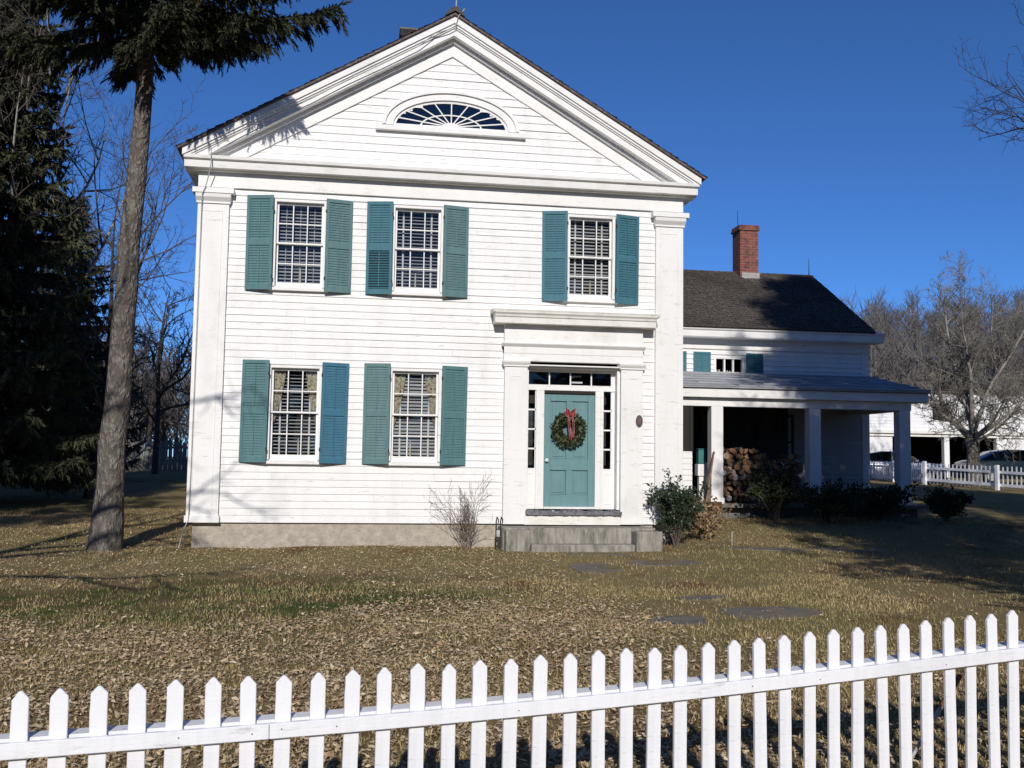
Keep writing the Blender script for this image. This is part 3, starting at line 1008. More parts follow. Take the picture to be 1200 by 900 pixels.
mb.build('foliage', M['wreath'], wr)
mb = MB()
mb.tube([(6.325 + .215 * math.cos(a), .06, 1.98 + .215 * math.sin(a)) for a in [2 * math.pi * k / 24 for k in range(25)]], .055, 6)
mb.build('wreath_ring', M['needle_dark'], wr)
mb = MB()
def ribbon(mb, pts, w, mi=0):
    pts = [Vector(p) for p in pts]
    L_, R_ = [], []
    for i, p in enumerate(pts):
        t = (pts[min(i + 1, len(pts) - 1)] - pts[max(i - 1, 0)]).normalized()
        s_ = t.cross(Vector((0, -1, .25))).normalized() * w * .5
        L_.append(p - s_); R_.append(p + s_)
    for i in range(len(pts) - 1):
        mb.quad(L_[i], L_[i + 1], R_[i + 1], R_[i], sm=True, mi=mi)
        q = (R_[i] - L_[i]) * .04; q2 = (R_[i + 1] - L_[i + 1]) * .04; o = Vector((0, -.002, 0))
        mb.quad(L_[i] - q + o, L_[i + 1] - q2 + o, L_[i + 1] + o, L_[i] + o, mi=1); mb.quad(R_[i] + o, R_[i + 1] + o, R_[i + 1] + q2 + o, R_[i] + q + o, mi=1)
bx_, bz = 6.335, 2.235
BS = .72
for sg in (-1, 1):
    ribbon(mb, [(bx_, -.03, bz), (bx_ + sg * .05, -.07, bz + .055), (bx_ + sg * .072, -.06, bz + .045), (bx_ + sg * .078, -.05, bz - .02), (bx_ + sg * .05, -.06, bz - .03), (bx_, -.05, bz)], .036)
    ribbon(mb, [(bx_, -.03, bz), (bx_ + sg * .05, -.09, bz + .08), (bx_ + sg * .08, -.08, bz + .10), (bx_ + sg * .05, -.07, bz + .03), (bx_, -.05, bz)], .032)
ribbon(mb, [(bx_ - .01, -.05, bz), (bx_ - .03, -.08, bz - .12), (bx_ - .015, -.06, bz - .26), (bx_ - .0, -.07, bz - .38), (bx_ + .01, -.06, bz - .41), (bx_ + .0, -.05, bz - .44)], .036)
ribbon(mb, [(bx_ + .02, -.05, bz), (bx_ + .05, -.08, bz - .13), (bx_ + .06, -.06, bz - .27), (bx_ + .045, -.07, bz - .40), (bx_ + .05, -.05, bz - .40)], .032)
disc(mb, bx_, bz, .03, .03, -.10, -.05, 10)
mb.build('bow', [M['ribbon'], M['ribbon_edge']], wr)

# ---- concrete front step
st = empty('front_step', (6.4, -.5, 0), 'weathered grey concrete front steps with two cheek blocks below the front door', 'steps')
mb = MB()
mb.box(5.09, 7.66, -.66, -.10, -.15, .325)
mb.build('landing', M['concrete'], st, .012)
mb = MB(); mb.box(5.12, 5.52, -.86, -.662, -.15, .297); mb.build('cheek_block', M['concrete'], st, .014)
mb = MB(); mb.box(7.26, 7.70, -1.0, -.662, -.15, .293); mb.build('cheek_block', M['concrete'], st, .014)
mb = MB(); mb.box(5.53, 7.255, -.93, -.664, -.15, .075); mb.build('tread', M['concrete'], st, .012)
# ---- boot scraper
bs = empty('boot_scraper', (5.03, -.5, 0), 'rusty iron boot scraper hooked at the left end of the front steps', 'boot scraper')
mb = MB()
for x in (4.99, 5.06):
    mb.tube([(x, -.62, -.1), (x, -.62, .42), (x + .01, -.65, .5), (x + .03, -.68, .46), (x + .02, -.70, .40)], .011, 6)
mb.tube([(4.985, -.62, .30), (5.065, -.62, .30)], .009, 5)
mb.build('frame', M['iron'], bs)
mb = MB(); mb.box(4.985, 5.065, -.626, -.614, .18, .29); mb.build('blade', M['cable'], bs)

# ================================================================== WING (part of the house)
WX1 = 14.8
mb = MB()
clapboards(mb, 8.36, WX1, .3, 4.12, [(8.3, 14.63, .2, 2.85), (10.93, 11.68, 3.50, 3.93), (9.75, 10.62, .6, 2.62), (12.0, 12.9, 1.3, 2.6)], y=5.4, expo=.115, lip=.026)
mb.box(8.36, WX1, 5.402, 5.42, 4.12, 4.36)
mb.build('wing_wall', M['clap'], house)
mb = MB(); clapboards(mb, 12.76, 14.62, .3, 2.85, y=5.4, expo=.115, lip=.026); mb.build('porch_side_wall', M['shadepaint'], house)
def wclip(z):
    t = (6.42 - z) / .58
    return (8.3 - t, 8.3 + t) if z > 4.3 else (5.4, 11.2)
mb = MB()
clapboards(mb, 5.4, 11.2, .3, 6.42, clip=wclip, expo=.115, mapf=lambda x, y, z: (WX1 - y, x, z), y=0)
mb.box(WX1 - .05, WX1 - .01, 5.42, 11.2, .3, 4.3)
mb.build('wing_gable_wall', M['clap'], house)
mb = MB(); mb.box(8.36, WX1 - .06, 11.1, 11.2, .3, 4.4); mb.build('wing_back_wall', M['clap'], house)
mb = MB(); mb.box(14.63, WX1 + .02, 5.375, 5.52, .3, 4.36); mb.build('wing_corner_board', M['trim'], house, .004)
mb = MB(); mb.box(8.36, 14.85, 5.36, 5.40, 4.105, 4.335); mb.build('wing_frieze', M['trim'], house, .004)
mb = MB()
mb.prism([(5.45, 4.337), (5.06, 4.337), (5.04, 4.36), (5.03, 4.49), (4.99, 4.52), (4.98, 4.555), (5.45, 4.66)][::-1], 8.36, 15.03, 'x')
mb.build('wing_cornice', M['trim'], house, .004)
# wing roof
upf = Vector((0, 1, .585)).normalized()
HW = math.hypot(3.38, 3.38 * .585)
mb = MB()
roof_courses(mb, Vector((8.36, 4.96, 4.575)), Vector((1, 0, 0)), upf, 6.44, HW, 30, lip=.022, rag=.014, seed=8, nsub=64)
slab(mb, Vector((8.36, 4.97, 4.565)), Vector((1, 0, 0)), upf, 6.42, HW - .02, .04)
slab(mb, Vector((14.8, 11.68, 4.565)), Vector((-1, 0, 0)), Vector((0, -1, .585)).normalized(), 6.43, HW - .02, .04)
mb.box(8.36, 14.80, 8.24, 8.42, 6.50, 6.545)
wroof = mb.build('wing_roof', M['shingle'], house)
mb = MB()
mb.prism([(5.05, 4.40), (8.31, 6.31), (8.31, 6.47), (5.05, 4.56)], 14.803, 14.84, 'x')
mb.prism([(8.31, 6.31), (11.6, 4.40), (11.6, 4.56), (8.31, 6.47)], 14.803, 14.84, 'x')
mb.build('wing_rake', M['trim'], house)
mb = MB()
mb.box(12.62, 13.13, 7.98, 8.52, 6.0, 7.62)
mb.box(12.585, 13.165, 7.945, 8.555, 7.62, 7.68)
mb.box(12.60, 13.15, 7.96, 8.54, 7.682, 7.76)
wch = mb.build('chimney', M['brick'], wroof, .006)
mb = MB(); mb.box(12.66, 13.15, 7.955, 7.978, 6.36, 6.48); mb.prism([(7.85, 6.24), (7.979, 6.34), (7.979, 6.40)], 12.66, 13.15, 'x'); mb.build('flashing', M['mortarcap'], wroof)
mb = MB(); mb.tube([(12.68, 8.3, 7.76), (12.68, 8.3, 8.22)], [.012, .008], 5); mb.build('chimney_rod', M['iron'], wroof)
mb = MB(); mb.tube([(14.70, 8.3, 6.5), (14.70, 8.3, 6.60), (14.70, 8.3, 7.0)], [.03, .014, .006], 5); mb.build('ridge_rod', M['iron'], wroof)
# low attic window of the wing
mb = MB()
xa, xb, za, zb = 10.93, 11.68, 3.52, 3.93
mb.box(xa, xa + .05, 5.36, 5.46, za, zb); mb.box(xb - .06, xb, 5.36, 5.46, za, zb); mb.box(xa + .05, xb - .06, 5.36, 5.46, zb - .05, zb); mb.box(xa, xb, 5.35, 5.46, za - .03, za + .05)
for k in (1, 2):
    x = xa + .05 + (xb - xa - .11) * k / 3
    mb.box(x - .02, x + .02, 5.38, 5.44, za + .05, zb - .05)
ew = mb.build('attic_window', M['trim'], house)
mb = MB(); mb.quad((xa, 5.43, za), (xb, 5.43, za), (xb, 5.43, zb), (xa, 5.43, zb)); mb.build('glass_pane', M['glass'], ew)
mb = MB(); mb.box(8.5, 14.6, 6.3, 6.35, .4, 4.3); mb.box(10.7, 12, 5.47, 6.3, 3.38, 3.45); mb.build('wing_interior', M['room'], house)
mb = MB()
rr = random.Random(2)
for k in range(9):
    x = xa + .1 + k * .065; h = rr.uniform(.02, .14)
    mb.tube([(x, 5.5, 3.45), (x + .01, 5.5, 3.5 + h)], [.03, .02], 6, cap=True)
mb.build('window_clutter', M['tape'], ew)
def flat_shutter(x0, x1, z0, z1, y, m):
    mb = MB()
    w_ = x1 - x0
    mb.box(x0, x0 + .045, y - .03, y, z0, z1); mb.box(x1 - .045, x1, y - .03, y, z0, z1)
    mb.box(x0 + .045, x1 - .045, y - .029, y - .001, z0, z0 + .05); mb.box(x0 + .045, x1 - .045, y - .029, y - .001, z1 - .05, z1)
    n = int((z1 - z0 - .1) / .045)
    for k in range(n):
        z = z0 + .05 + (k + .5) * (z1 - z0 - .1) / n
        mb.quad((x0 + .045, y - .022, z - .022), (x1 - .045, y - .022, z - .022), (x1 - .045, y - .010, z + .022), (x0 + .045, y - .010, z + .022))
    mb.box((x0 + x1) / 2 - .008, (x0 + x1) / 2 + .008, y - .034, y - .024, z0 + .06, z1 - .06)
    return mb.build('shutter', m, house, .002)
flat_shutter(10.43, 10.85, 3.56, 4.03, 5.385, M['sh_teal'])
flat_shutter(11.72, 12.14, 3.56, 4.03, 5.385, M['sh_teal'])
flat_shutter(9.85, 10.26, 3.56, 4.03, 5.385, M['sh_teal'])
# porch roof: lapped boards
mb = MB()
upp = Vector((0, 1, .205)).normalized()
PH = math.hypot(2.62, 2.62 * .205)
roof_courses(mb, Vector((8.36, 2.80, 3.03)), Vector((1, 0, 0)), upp, 6.48, PH, 6, lip=.03, rag=.004, seed=3, nsub=9)
slab(mb, Vector((8.36, 2.80, 3.022)), Vector((1, 0, 0)), upp, 6.48, PH, .03)
mb.build('porch_roof', M['rolled'], house)
mb = MB(); mb.box(8.36, 14.84, 2.84, 2.90, 2.985, 3.018); mb.build('porch_drip_edge', M['dark'], house)
mb = MB()
mb.box(8.36, 14.82, 2.86, 3.3, 2.80, 2.983)
mb.box(14.70, 14.82, 3.3, 5.4, 2.80, 2.983)
mb.box(8.36, 14.5, 3.0, 3.22, 2.62, 2.797)
mb.box(14.25, 14.5, 3.22, 5.4, 2.62, 2.797)
mb.build('porch_beam', M['trim'], house, .004)
mb = MB(); mb.box(8.36, 14.7, 3.3, 5.4, 2.80, 2.84); mb.build('porch_ceiling', M['shadeboard'], house)
for x in (10.0, 12.17, 14.22):
    mb = MB()
    mb.box(x, x + .255, 3.0, 3.24, .60, 2.618)
    mb.box(x + .04, x + .048, 2.994, 2.9995, .8, 2.5); mb.box(x + .207, x + .215, 2.994, 2.9995, .8, 2.5)
    mb.box(x - .02, x + .275, 2.98, 3.26, .60, .72)
    mb.build('porch_post', M['trim'], house, .004)
mb = MB()
mb.box(8.36, 14.7, 2.75, 5.4, .53, .60)
mb.box(8.36, 14.6, 3.0, 3.05, -.1, .528)
mb.build('porch_floor', M['greyboard'], house, .004)
# closed bay beside the main house: low clapboard wall with dark screens above
mb = MB(); clapboards(mb, 8.37, 9.58, .15, 1.67, y=3.0, expo=.115); clapboards(mb, 3.0, 5.4, .15, 1.67, y=0, expo=.115, mapf=lambda x, y, z: (9.58 - y, x, z)); mb.build('bay_wall', M['clap'], house)
mb = MB()
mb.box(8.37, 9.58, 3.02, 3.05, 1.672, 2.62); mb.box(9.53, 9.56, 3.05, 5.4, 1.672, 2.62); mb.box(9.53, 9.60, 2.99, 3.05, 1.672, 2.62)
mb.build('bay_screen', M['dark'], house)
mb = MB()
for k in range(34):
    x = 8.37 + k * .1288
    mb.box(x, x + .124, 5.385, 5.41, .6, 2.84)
mb.build('porch_back_wall', M['shadeboard'], house)
# door and window under the porch
mb = MB(); mb.box(9.76, 10.61, 5.38, 5.44, .60, 2.61); mb.box(9.86, 10.51, 5.37, 5.379, 1.7, 2.5); mb.build('porch_door', M['dark'], house, .004)
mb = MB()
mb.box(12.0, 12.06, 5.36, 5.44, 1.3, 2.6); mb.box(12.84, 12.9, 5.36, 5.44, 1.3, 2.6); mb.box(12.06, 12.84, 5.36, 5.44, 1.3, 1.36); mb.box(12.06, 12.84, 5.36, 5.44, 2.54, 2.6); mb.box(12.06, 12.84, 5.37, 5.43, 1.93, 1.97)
pw = mb.build('porch_window', M['shadeboard'], house)
mb = MB(); mb.quad((12.06, 5.42, 1.36), (12.84, 5.42, 1.36), (12.84, 5.42, 2.54), (12.06, 5.42, 2.54)); mb.build('glass_pane', M['glass'], pw)

# ------------------------------------------------------------------ porch things
tb = empty('wall_box', (10.0, 4.0, 1.2), 'small teal box over a white box behind the white porch post', 'box')
mb = MB(); mb.box(9.93, 10.10, 3.60, 3.75, 1.42, 1.72); mb.prism([(9.92, 1.722), (10.11, 1.722), (10.11, 1.74), (9.92, 1.74)], 3.585, 3.76); mb.build('lid_box', M['tealbox'], tb, .006)
mb = MB(); mb.box(9.91, 10.13, 3.58, 3.78, 1.16, 1.41); mb.box(9.95, 10.1, 3.62, 3.74, .60, 1.158); mb.build('stand', M['trim'], tb, .006)
lp = empty('wooden_pole', (9.66, 2.55, .3), 'thin orange brown wooden pole leaning beside the lit porch post', 'pole')
mb = MB(); mb.tube([(9.55, 2.35, g1(9.55, 2.35)), (9.78, 2.6, .85), (10.02, 2.93, 1.62)], [.018, .018, .016], 6, cap=True); mb.build('shaft', M['pole'], lp)
mb = MB(); mb.tube([(10.02, 2.93, 1.621), (10.035, 2.95, 1.67)], [.022, .02], 6, cap=True); mb.build('grip', M['redwood'], lp)
sk = tag(None or (lambda: (lambda b: (b.tube([(9.17, -.28, -.15), (9.165, -.285, .16), (9.165, -.285, .24)], [.014, .014, .012], 5, cap=True), b.tube([(9.16, -.29, .24), (9.20, -.29, .245)], .014, 5, cap=True), b.build('metal_stake', M['metal']))[-1])(MB()))(), 'short grey metal stake standing in the lawn right of the steps', 'stake')
ls = empty('leaning_stake', (6.2, -10.8, -.3), 'long thin stake with reddish upper end leaning behind the picket fence', 'stake')
a, b = Vector((5.695, -11.715, -0.304)), Vector((6.214, -11.494, 0.195))
c = a.lerp(b, .68)
mb = MB(); mb.tube([a, c], .012, 5, cap=True); mb.build('shaft', M['metal'], ls)
mb = MB(); mb.tube([c, b], .017, 5, cap=True); mb.build('upper_end', M['redwood'], ls)

# firewood: prototypes then copies
def log_proto(kind, rnd):
    mb = MB()
    n = 9
    r = rnd.uniform(.05, .075)
    L = .40
    if kind == 0:
        prof = [(r * math.cos(2 * math.pi * i / n) * rnd.uniform(.92, 1.06), r * math.sin(2 * math.pi * i / n) * rnd.uniform(.9, 1.05)) for i in range(n)]
        bark = [True] * n
    else:
        a0 = rnd.uniform(0, 6.28); sp = 2.1 if kind == 1 else 3.1
        R_ = r * 1.45
        prof = [(R_ * math.cos(a0 + sp * i / 5), R_ * math.sin(a0 + sp * i / 5)) for i in range(6)] + [(rnd.uniform(-.01, .01), rnd.uniform(-.01, .01))]
        cx = sum(p[0] for p in prof) / 7; cz = sum(p[1] for p in prof) / 7
        prof = [(p[0] - cx, p[1] - cz) for p in prof]
        bark = [True] * 5 + [False] * 2
    k = len(prof)
    for i in range(k):
        mb.v.append((prof[i][0], -L / 2, prof[i][1]))
    for i in range(k):
        mb.v.append((prof[i][0] * .97, L / 2, prof[i][1] * .97))
    mb.f.append(tuple(range(k))); mb.mi.append(1); mb.sm.append(False)
    mb.f.append(tuple(reversed(range(k, 2 * k)))); mb.mi.append(1); mb.sm.append(False)
    for i in range(k):
        j = (i + 1) % k
        mb.f.append((j, i, k + i, k + j)); mb.mi.append(0 if bark[i] else 1); mb.sm.append(False)
    return mb
rr = random.Random(21)
protos = []
LG = 'stacked firewood under the porch'
def logs():
    meshes = []
    for q in range(9):
        o = log_proto((1, 2, 0, 1, 2, 1, 2, 1, 0)[q], rr).build('firewood_log', [M['log_bark'], M['wood_cut']])
        tag(o, 'cut firewood log lying in the stack under the porch', 'log', LG)
        meshes.append(o)
    used = 0
    z = .69
    row = 0
    while z < 1.72:
        x = 10.30 + (row % 2) * .07
        xe = 12.1
        while x < xe:
            lim = 1.72 - .35 * max(0, (x - 11.0)) ** 2 * .3 - (.12 if 11.2 < x < 11.8 else 0)
            if z < lim:
                p = rr.choice(meshes)
                o = p if p.location.length == 0 else p.copy()
                if o is not p: COL.objects.link(o)
                o.location = (x + rr.uniform(-.02, .02), 3.55 + rr.uniform(-.12, .10), z + rr.uniform(-.015, .015))
                o.rotation_euler = (rr.uniform(-.04, .04), rr.uniform(0, 6.28), rr.uniform(-.08, .08))
                used += 1
            x += .128
        z += .112
        row += 1
    for (x, y, z, rz) in ((9.66, 2.5, .33, .9), (9.80, 2.62, .30, .4), (9.74, 2.6, .44, 1.3), (9.88, 2.66, .46, .2), (9.9, 2.7, .60, 1.0)):
        o = rr.choice(meshes).copy(); COL.objects.link(o)
        o.location = (x, y, max(z, g1(x, y) + .07)); o.rotation_euler = (0, rr.uniform(0, 6), rz)
        o['label'] = 'loose firewood log dropped on the ground left of the lit porch post'; o['group'] = 'loose logs beside the porch post'
    print('logs', used)
logs()

# flagstones
rr = random.Random(31)
FS = [((6.55, -1.28), .62, .20, 'flagstone directly at the foot of the front steps'), ((6.10, -2.95), .40, .52, 'largest roundish flagstone in the lawn in front of the steps'),
      ((7.25, -2.45), .55, .42, 'long flagstone right of the roundish one before the steps'), ((9.6, -.85), .8, .28, 'grey flagstone near the metal stake'),
      ((11.1, -1.0), .6, .4, 'flagstone in the shade of the right lawn'), ((6.0, -6.95), .32, .26, 'small flagstone closest to the middle of the picket fence'),
      ((7.1, -6.75), .55, .36, 'broad dark flagstone just behind the right half of the picket fence'), ((6.7, -5.7), .30, .18, 'little flagstone farther up the path behind the broad dark one')]
for (cx, cy), a, b, lb in FS:
    n = 11
    pts = []
    for i in range(n):
        t = 2 * math.pi * i / n
        k = rr.uniform(.86, 1.1)
        pts.append((cx + a * k * math.copysign(abs(math.cos(t)) ** .8, math.cos(t)), cy + b * k * math.copysign(abs(math.sin(t)) ** .8, math.sin(t))))
    mb = MB()
    z = max(g1(*p) for p in pts)
    tops = [(p[0], p[1], g1(*p) * .85 + z * .15 + .004) for p in pts]
    mb.quad(*tops)
    for i in range(n):
        j = (i + 1) % n
        mb.quad((pts[i][0], pts[i][1], z - .15), (pts[j][0], pts[j][1], z - .15), tops[j], tops[i])
    tag(mb.build('flagstone', M['slab']), lb, 'flagstone', 'flagstones set in the lawn')

# ================================================================== NEAR FENCE
FL = Vector((1.334, -12.773, .310)); FR = Vector((6.316, -11.935, .446))
fd = FR - FL; flen = math.hypot(fd.x, fd.y)
ux, uy = fd.x / flen, fd.y / flen
fr_ang = math.atan2(uy, ux); slope = fd.z / flen
fence = empty('picket_fence', (3.8, -12.35, -.4), 'white wooden picket fence crossing the foreground', 'fence')
FT = Matrix.Translation(FL) @ Matrix.Rotation(fr_ang, 4, 'Z')
A0, A1 = -3.3, 9.9
_sg = np.polyfit([-1.5, .065, 1.076, 1.8, 2.544, 3.553, 4.919, 6.5], [.01, -.014, -.036, -.044, -.046, -.030, -.009, .02], 4)
def fz(x): return slope * x + float(np.polyval(_sg, min(max(x, -1.5), 6.5)))      # the fence line sags a little
def frail(x0, x1, y0, y1, z0, z1):
    mb = MB()
    n = max(2, int((x1 - x0) / .35))
    for k in range(n + 1):
        x = x0 + (x1 - x0) * k / n
        for y, z in ((y0, z0), (y1, z0), (y1, z1), (y0, z1)):
            mb.v.append(tuple(FT @ Vector((x, y, z + fz(x)))))
    for k in range(n):
        for q in range(4):
            r_ = (q + 1) % 4
            mb.f.append((4 * k + q, 4 * k + 4 + q, 4 * k + 4 + r_, 4 * k + r_)); mb.mi.append(0); mb.sm.append(False)
    mb.f.append((0, 1, 2, 3)); mb.f.append((4 * n + 3, 4 * n + 2, 4 * n + 1, 4 * n)); mb.mi += [0, 0]; mb.sm += [False, False]
    return mb.build('rail', M['fence'], fence, .003)
J = 1.02
frail(A0, J - .0012, -.028, 0, -.062, 0); frail(J + .0012, 5.6, -.028, 0, -.062, 0.0006); frail(5.603, A1, -.028, 0, -.062, 0)
frail(A0, 2.34, .0225, .118, -.058, .006); frail(2.343, A1, .0225, .118, -.058, .007)
frail(A0, A1, .0225, .085, -.745, -.683)
rr = random.Random(41)
x = .065 - .1447 * 22
i = 0
pk = None
pmesh = []
for q in range(9):
    mb = MB()
    w2, t = .0325 + rr.uniform(-.0012, .0012), .021
    tipz = .196
    ch = lambda: rr.uniform(-.0016, .0008)
    hs_ = [-.72, -.5, -.36, -.2, -.1, 0, .06, .12]
    prof = [(-w2 + ch(), -.755), (w2 + ch(), -.755)] + [(w2 + ch(), z + rr.uniform(-.03, .03)) for z in hs_[1:]] + [(w2 + ch(), tipz - .030 + ch() * 3), (.007 + ch(), tipz - .002), (0, tipz), (-.007 + ch(), tipz - .002), (-w2 + ch(), tipz - .030 + ch() * 3)] + [(-w2 + ch(), z + rr.uniform(-.03, .03)) for z in reversed(hs_[1:])]
    mb.prism(prof, 0.001, t)
    mb.v = [tuple(Vector(v)) for v in mb.v]
    o = mb.build('picket', M['fence'], None, .003)
    pmesh.append(o)
first = set()
while x < A1:
    p = rr.choice(pmesh)
    if p.name not in first:
        o = p; first.add(p.name)
    else:
        o = p.copy(); COL.objects.link(o)
    o.parent = fence
    jx = rr.uniform(-.004, .004)
    base = FT @ Vector((x + jx, 0, fz(x) + rr.uniform(-.007, .007)))
    o.location = base - Vector(fence['_o'])
    o.rotation_euler = (rr.uniform(-.008, .008), rr.uniform(-.011, .011), fr_ang + rr.uniform(-.03, .03))
    x += .1447
    i += 1
for xp in (-1.6, 7.1, 9.8):
    mb = MB(); mb.box(xp - .045, xp + .045, .119, .21, -.95, .02)
    mb.v = [tuple(FT @ Vector((a, b, c + fz(a)))) for a, b, c in mb.v]
    mb.build('post', M['fence'], fence, .004)
# nail heads
mb = MB()
for xx in (.66, .95, 1.07, 1.30, 2.12, 3.33, 3.72, 4.5):
    for zz in (-.022 - .02 * rr.random(),):
        c = FT @ Vector((xx, -.0285, zz + fz(xx)))
        mb.tube([c, c + Vector((uy, -ux, 0)) * .0012], .0032, 6, cap=True)
mb.build('nail', M['iron'], fence)

# ================================================================== FAR FENCES
def far_fence(p0, p1, h, lb, sp=.185, pw=.05):
    p0 = Vector((*p0, 0)); p1 = Vector((*p1, 0))
    L = (p1 - p0).length; d = (p1 - p0) / L
    n = Vector((d.y, -d.x, 0))
    if n.y > 0: n = -n
    f = empty('picket_fence', (p0.x, p0.y, g1(p0.x, p0.y)), lb, 'fence', 'white picket fences in front of the barn')
    k = int(L / sp)
    T = lambda s, o, z: (lambda q: (q.x + n.x * o, q.y + n.y * o, g1(q.x, q.y) + z))(p0 + d * s)
    def bar(s0, s1, o0, o1, z0, z1, nm):
        mb = MB()
        c = [T(s0, o0, z0), T(s1, o0, z0), T(s1, o1, z0), T(s0, o1, z0), T(s0, o0, z1), T(s1, o0, z1), T(s1, o1, z1), T(s0, o1, z1)]
        mb.v = c
        for q in ((3, 2, 1, 0), (4, 5, 6, 7), (0, 1, 5, 4), (1, 2, 6, 5), (2, 3, 7, 6), (3, 0, 4, 7)):
            mb.f.append(q); mb.mi.append(0); mb.sm.append(False)
        return mb.build(nm, M['fence'], f)
    for i in range(k):
        s = i * sp
        bar(s, s + pw, 0, .014, .06, h + random.uniform(-.01, .01), 'picket')
    nseg = max(1, int(L / 2.4))
    for i in range(nseg):
        a, b = L * i / nseg, L * (i + 1) / nseg
        bar(a, b - .003, .021, .06, h * .72, h * .72 + .09, 'rail'); bar(a, b - .003, .021, .06, .14, .24, 'rail')
        bar(a, a + .12, .061, .16, -.2, h + .06, 'post')
far_fence((24.07, 18.27), (25.6, 11.8), .82, 'white picket fence in front of the bare apple tree and the barn')
far_fence((25.2, 25.3), (24.1, 18.4), .82, 'shorter white picket fence seen between the porch posts')
gb = empty('board_fence', (-6, 30, .8), 'weathered grey board fence far behind the left lawn', 'fence')
for k in range(30):
    mb = MB(); x = -9.2 + k * .2
    z = g1(x, 29)
    h = 1.25 + random.uniform(-.07, .07)
    mb.box(x, x + random.uniform(.15, .18), 29, 29.03, z - .1, z + h)
    mb.build('board', M['greyboard'], gb)
mb = MB(); mb.box(-9.3, -3, 29.035, 29.08, 1.2, 1.3); mb.box(-9.3, -3, 29.035, 29.08, 1.75, 1.85); mb.build('rail', M['greyboard'], gb)

# ================================================================== BARN
bn = empty('barn', (28, 30, .85), 'long white barn with dark open bays behind the apple tree', 'barn')
BY = 30.0
bx0, bx1 = 20.0, 44.0
mb = MB(); clapboards(mb, bx0, bx1, 3.25, 5.15, y=BY, expo=.16); mb.box(bx0, bx1, BY + .01, BY + .1, 3.25, 5.15); mb.build('upper_wall', M['clap'], bn)
mb = MB(); mb.box(bx0, bx1, BY - .22, BY + .02, 3.10, 3.248); mb.box(bx0, bx1, BY - .10, BY + .02, 2.95, 3.098); mb.build('bay_beam', M['hood'], bn)
for a, b in ((bx0, 29.4), (35.4, bx1)):
    mb = MB(); mb.box(a, b, BY, BY + .12, .6, 2.948); mb.build('lower_wall', M['clap'], bn)
for x in (32.2, 35.1):
    mb = MB(); mb.box(x, x + .28, BY - .05, BY + .2, .6, 2.948); mb.build('bay_post', M['trim'], bn)
mb = MB()
mb.box(bx0, bx1, BY + 6, BY + 6.1, .5, 5.1); mb.box(bx0 + .05, bx0 + .15, BY + .13, BY + 6, .5, 5.1); mb.box(bx1 - .15, bx1 - .05, BY + .13, BY + 6, .5, 5.1); mb.box(bx0, bx1, BY + .13, BY + 6, 3.1, 3.2)
mb.build('bay_interior', M['dark'], bn)
mb = MB(); mb.box(bx0 - .2, bx1 + .2, BY - .05, BY + 7, 5.152, 5.19); mb.build('roof', M['barnroof'], bn)
for x in (22.4, 31.5, 39.0):
    mb = MB(); mb.box(x, x + 1.0, BY - .05, BY + .05, 3.75, 4.7); bw = mb.build('window', M['trim'], bn)
    mb = MB(); mb.box(x + .08, x + .92, BY - .06, BY - .051, 3.83, 4.62); mb.build('glass_pane', M['dark'], bw)

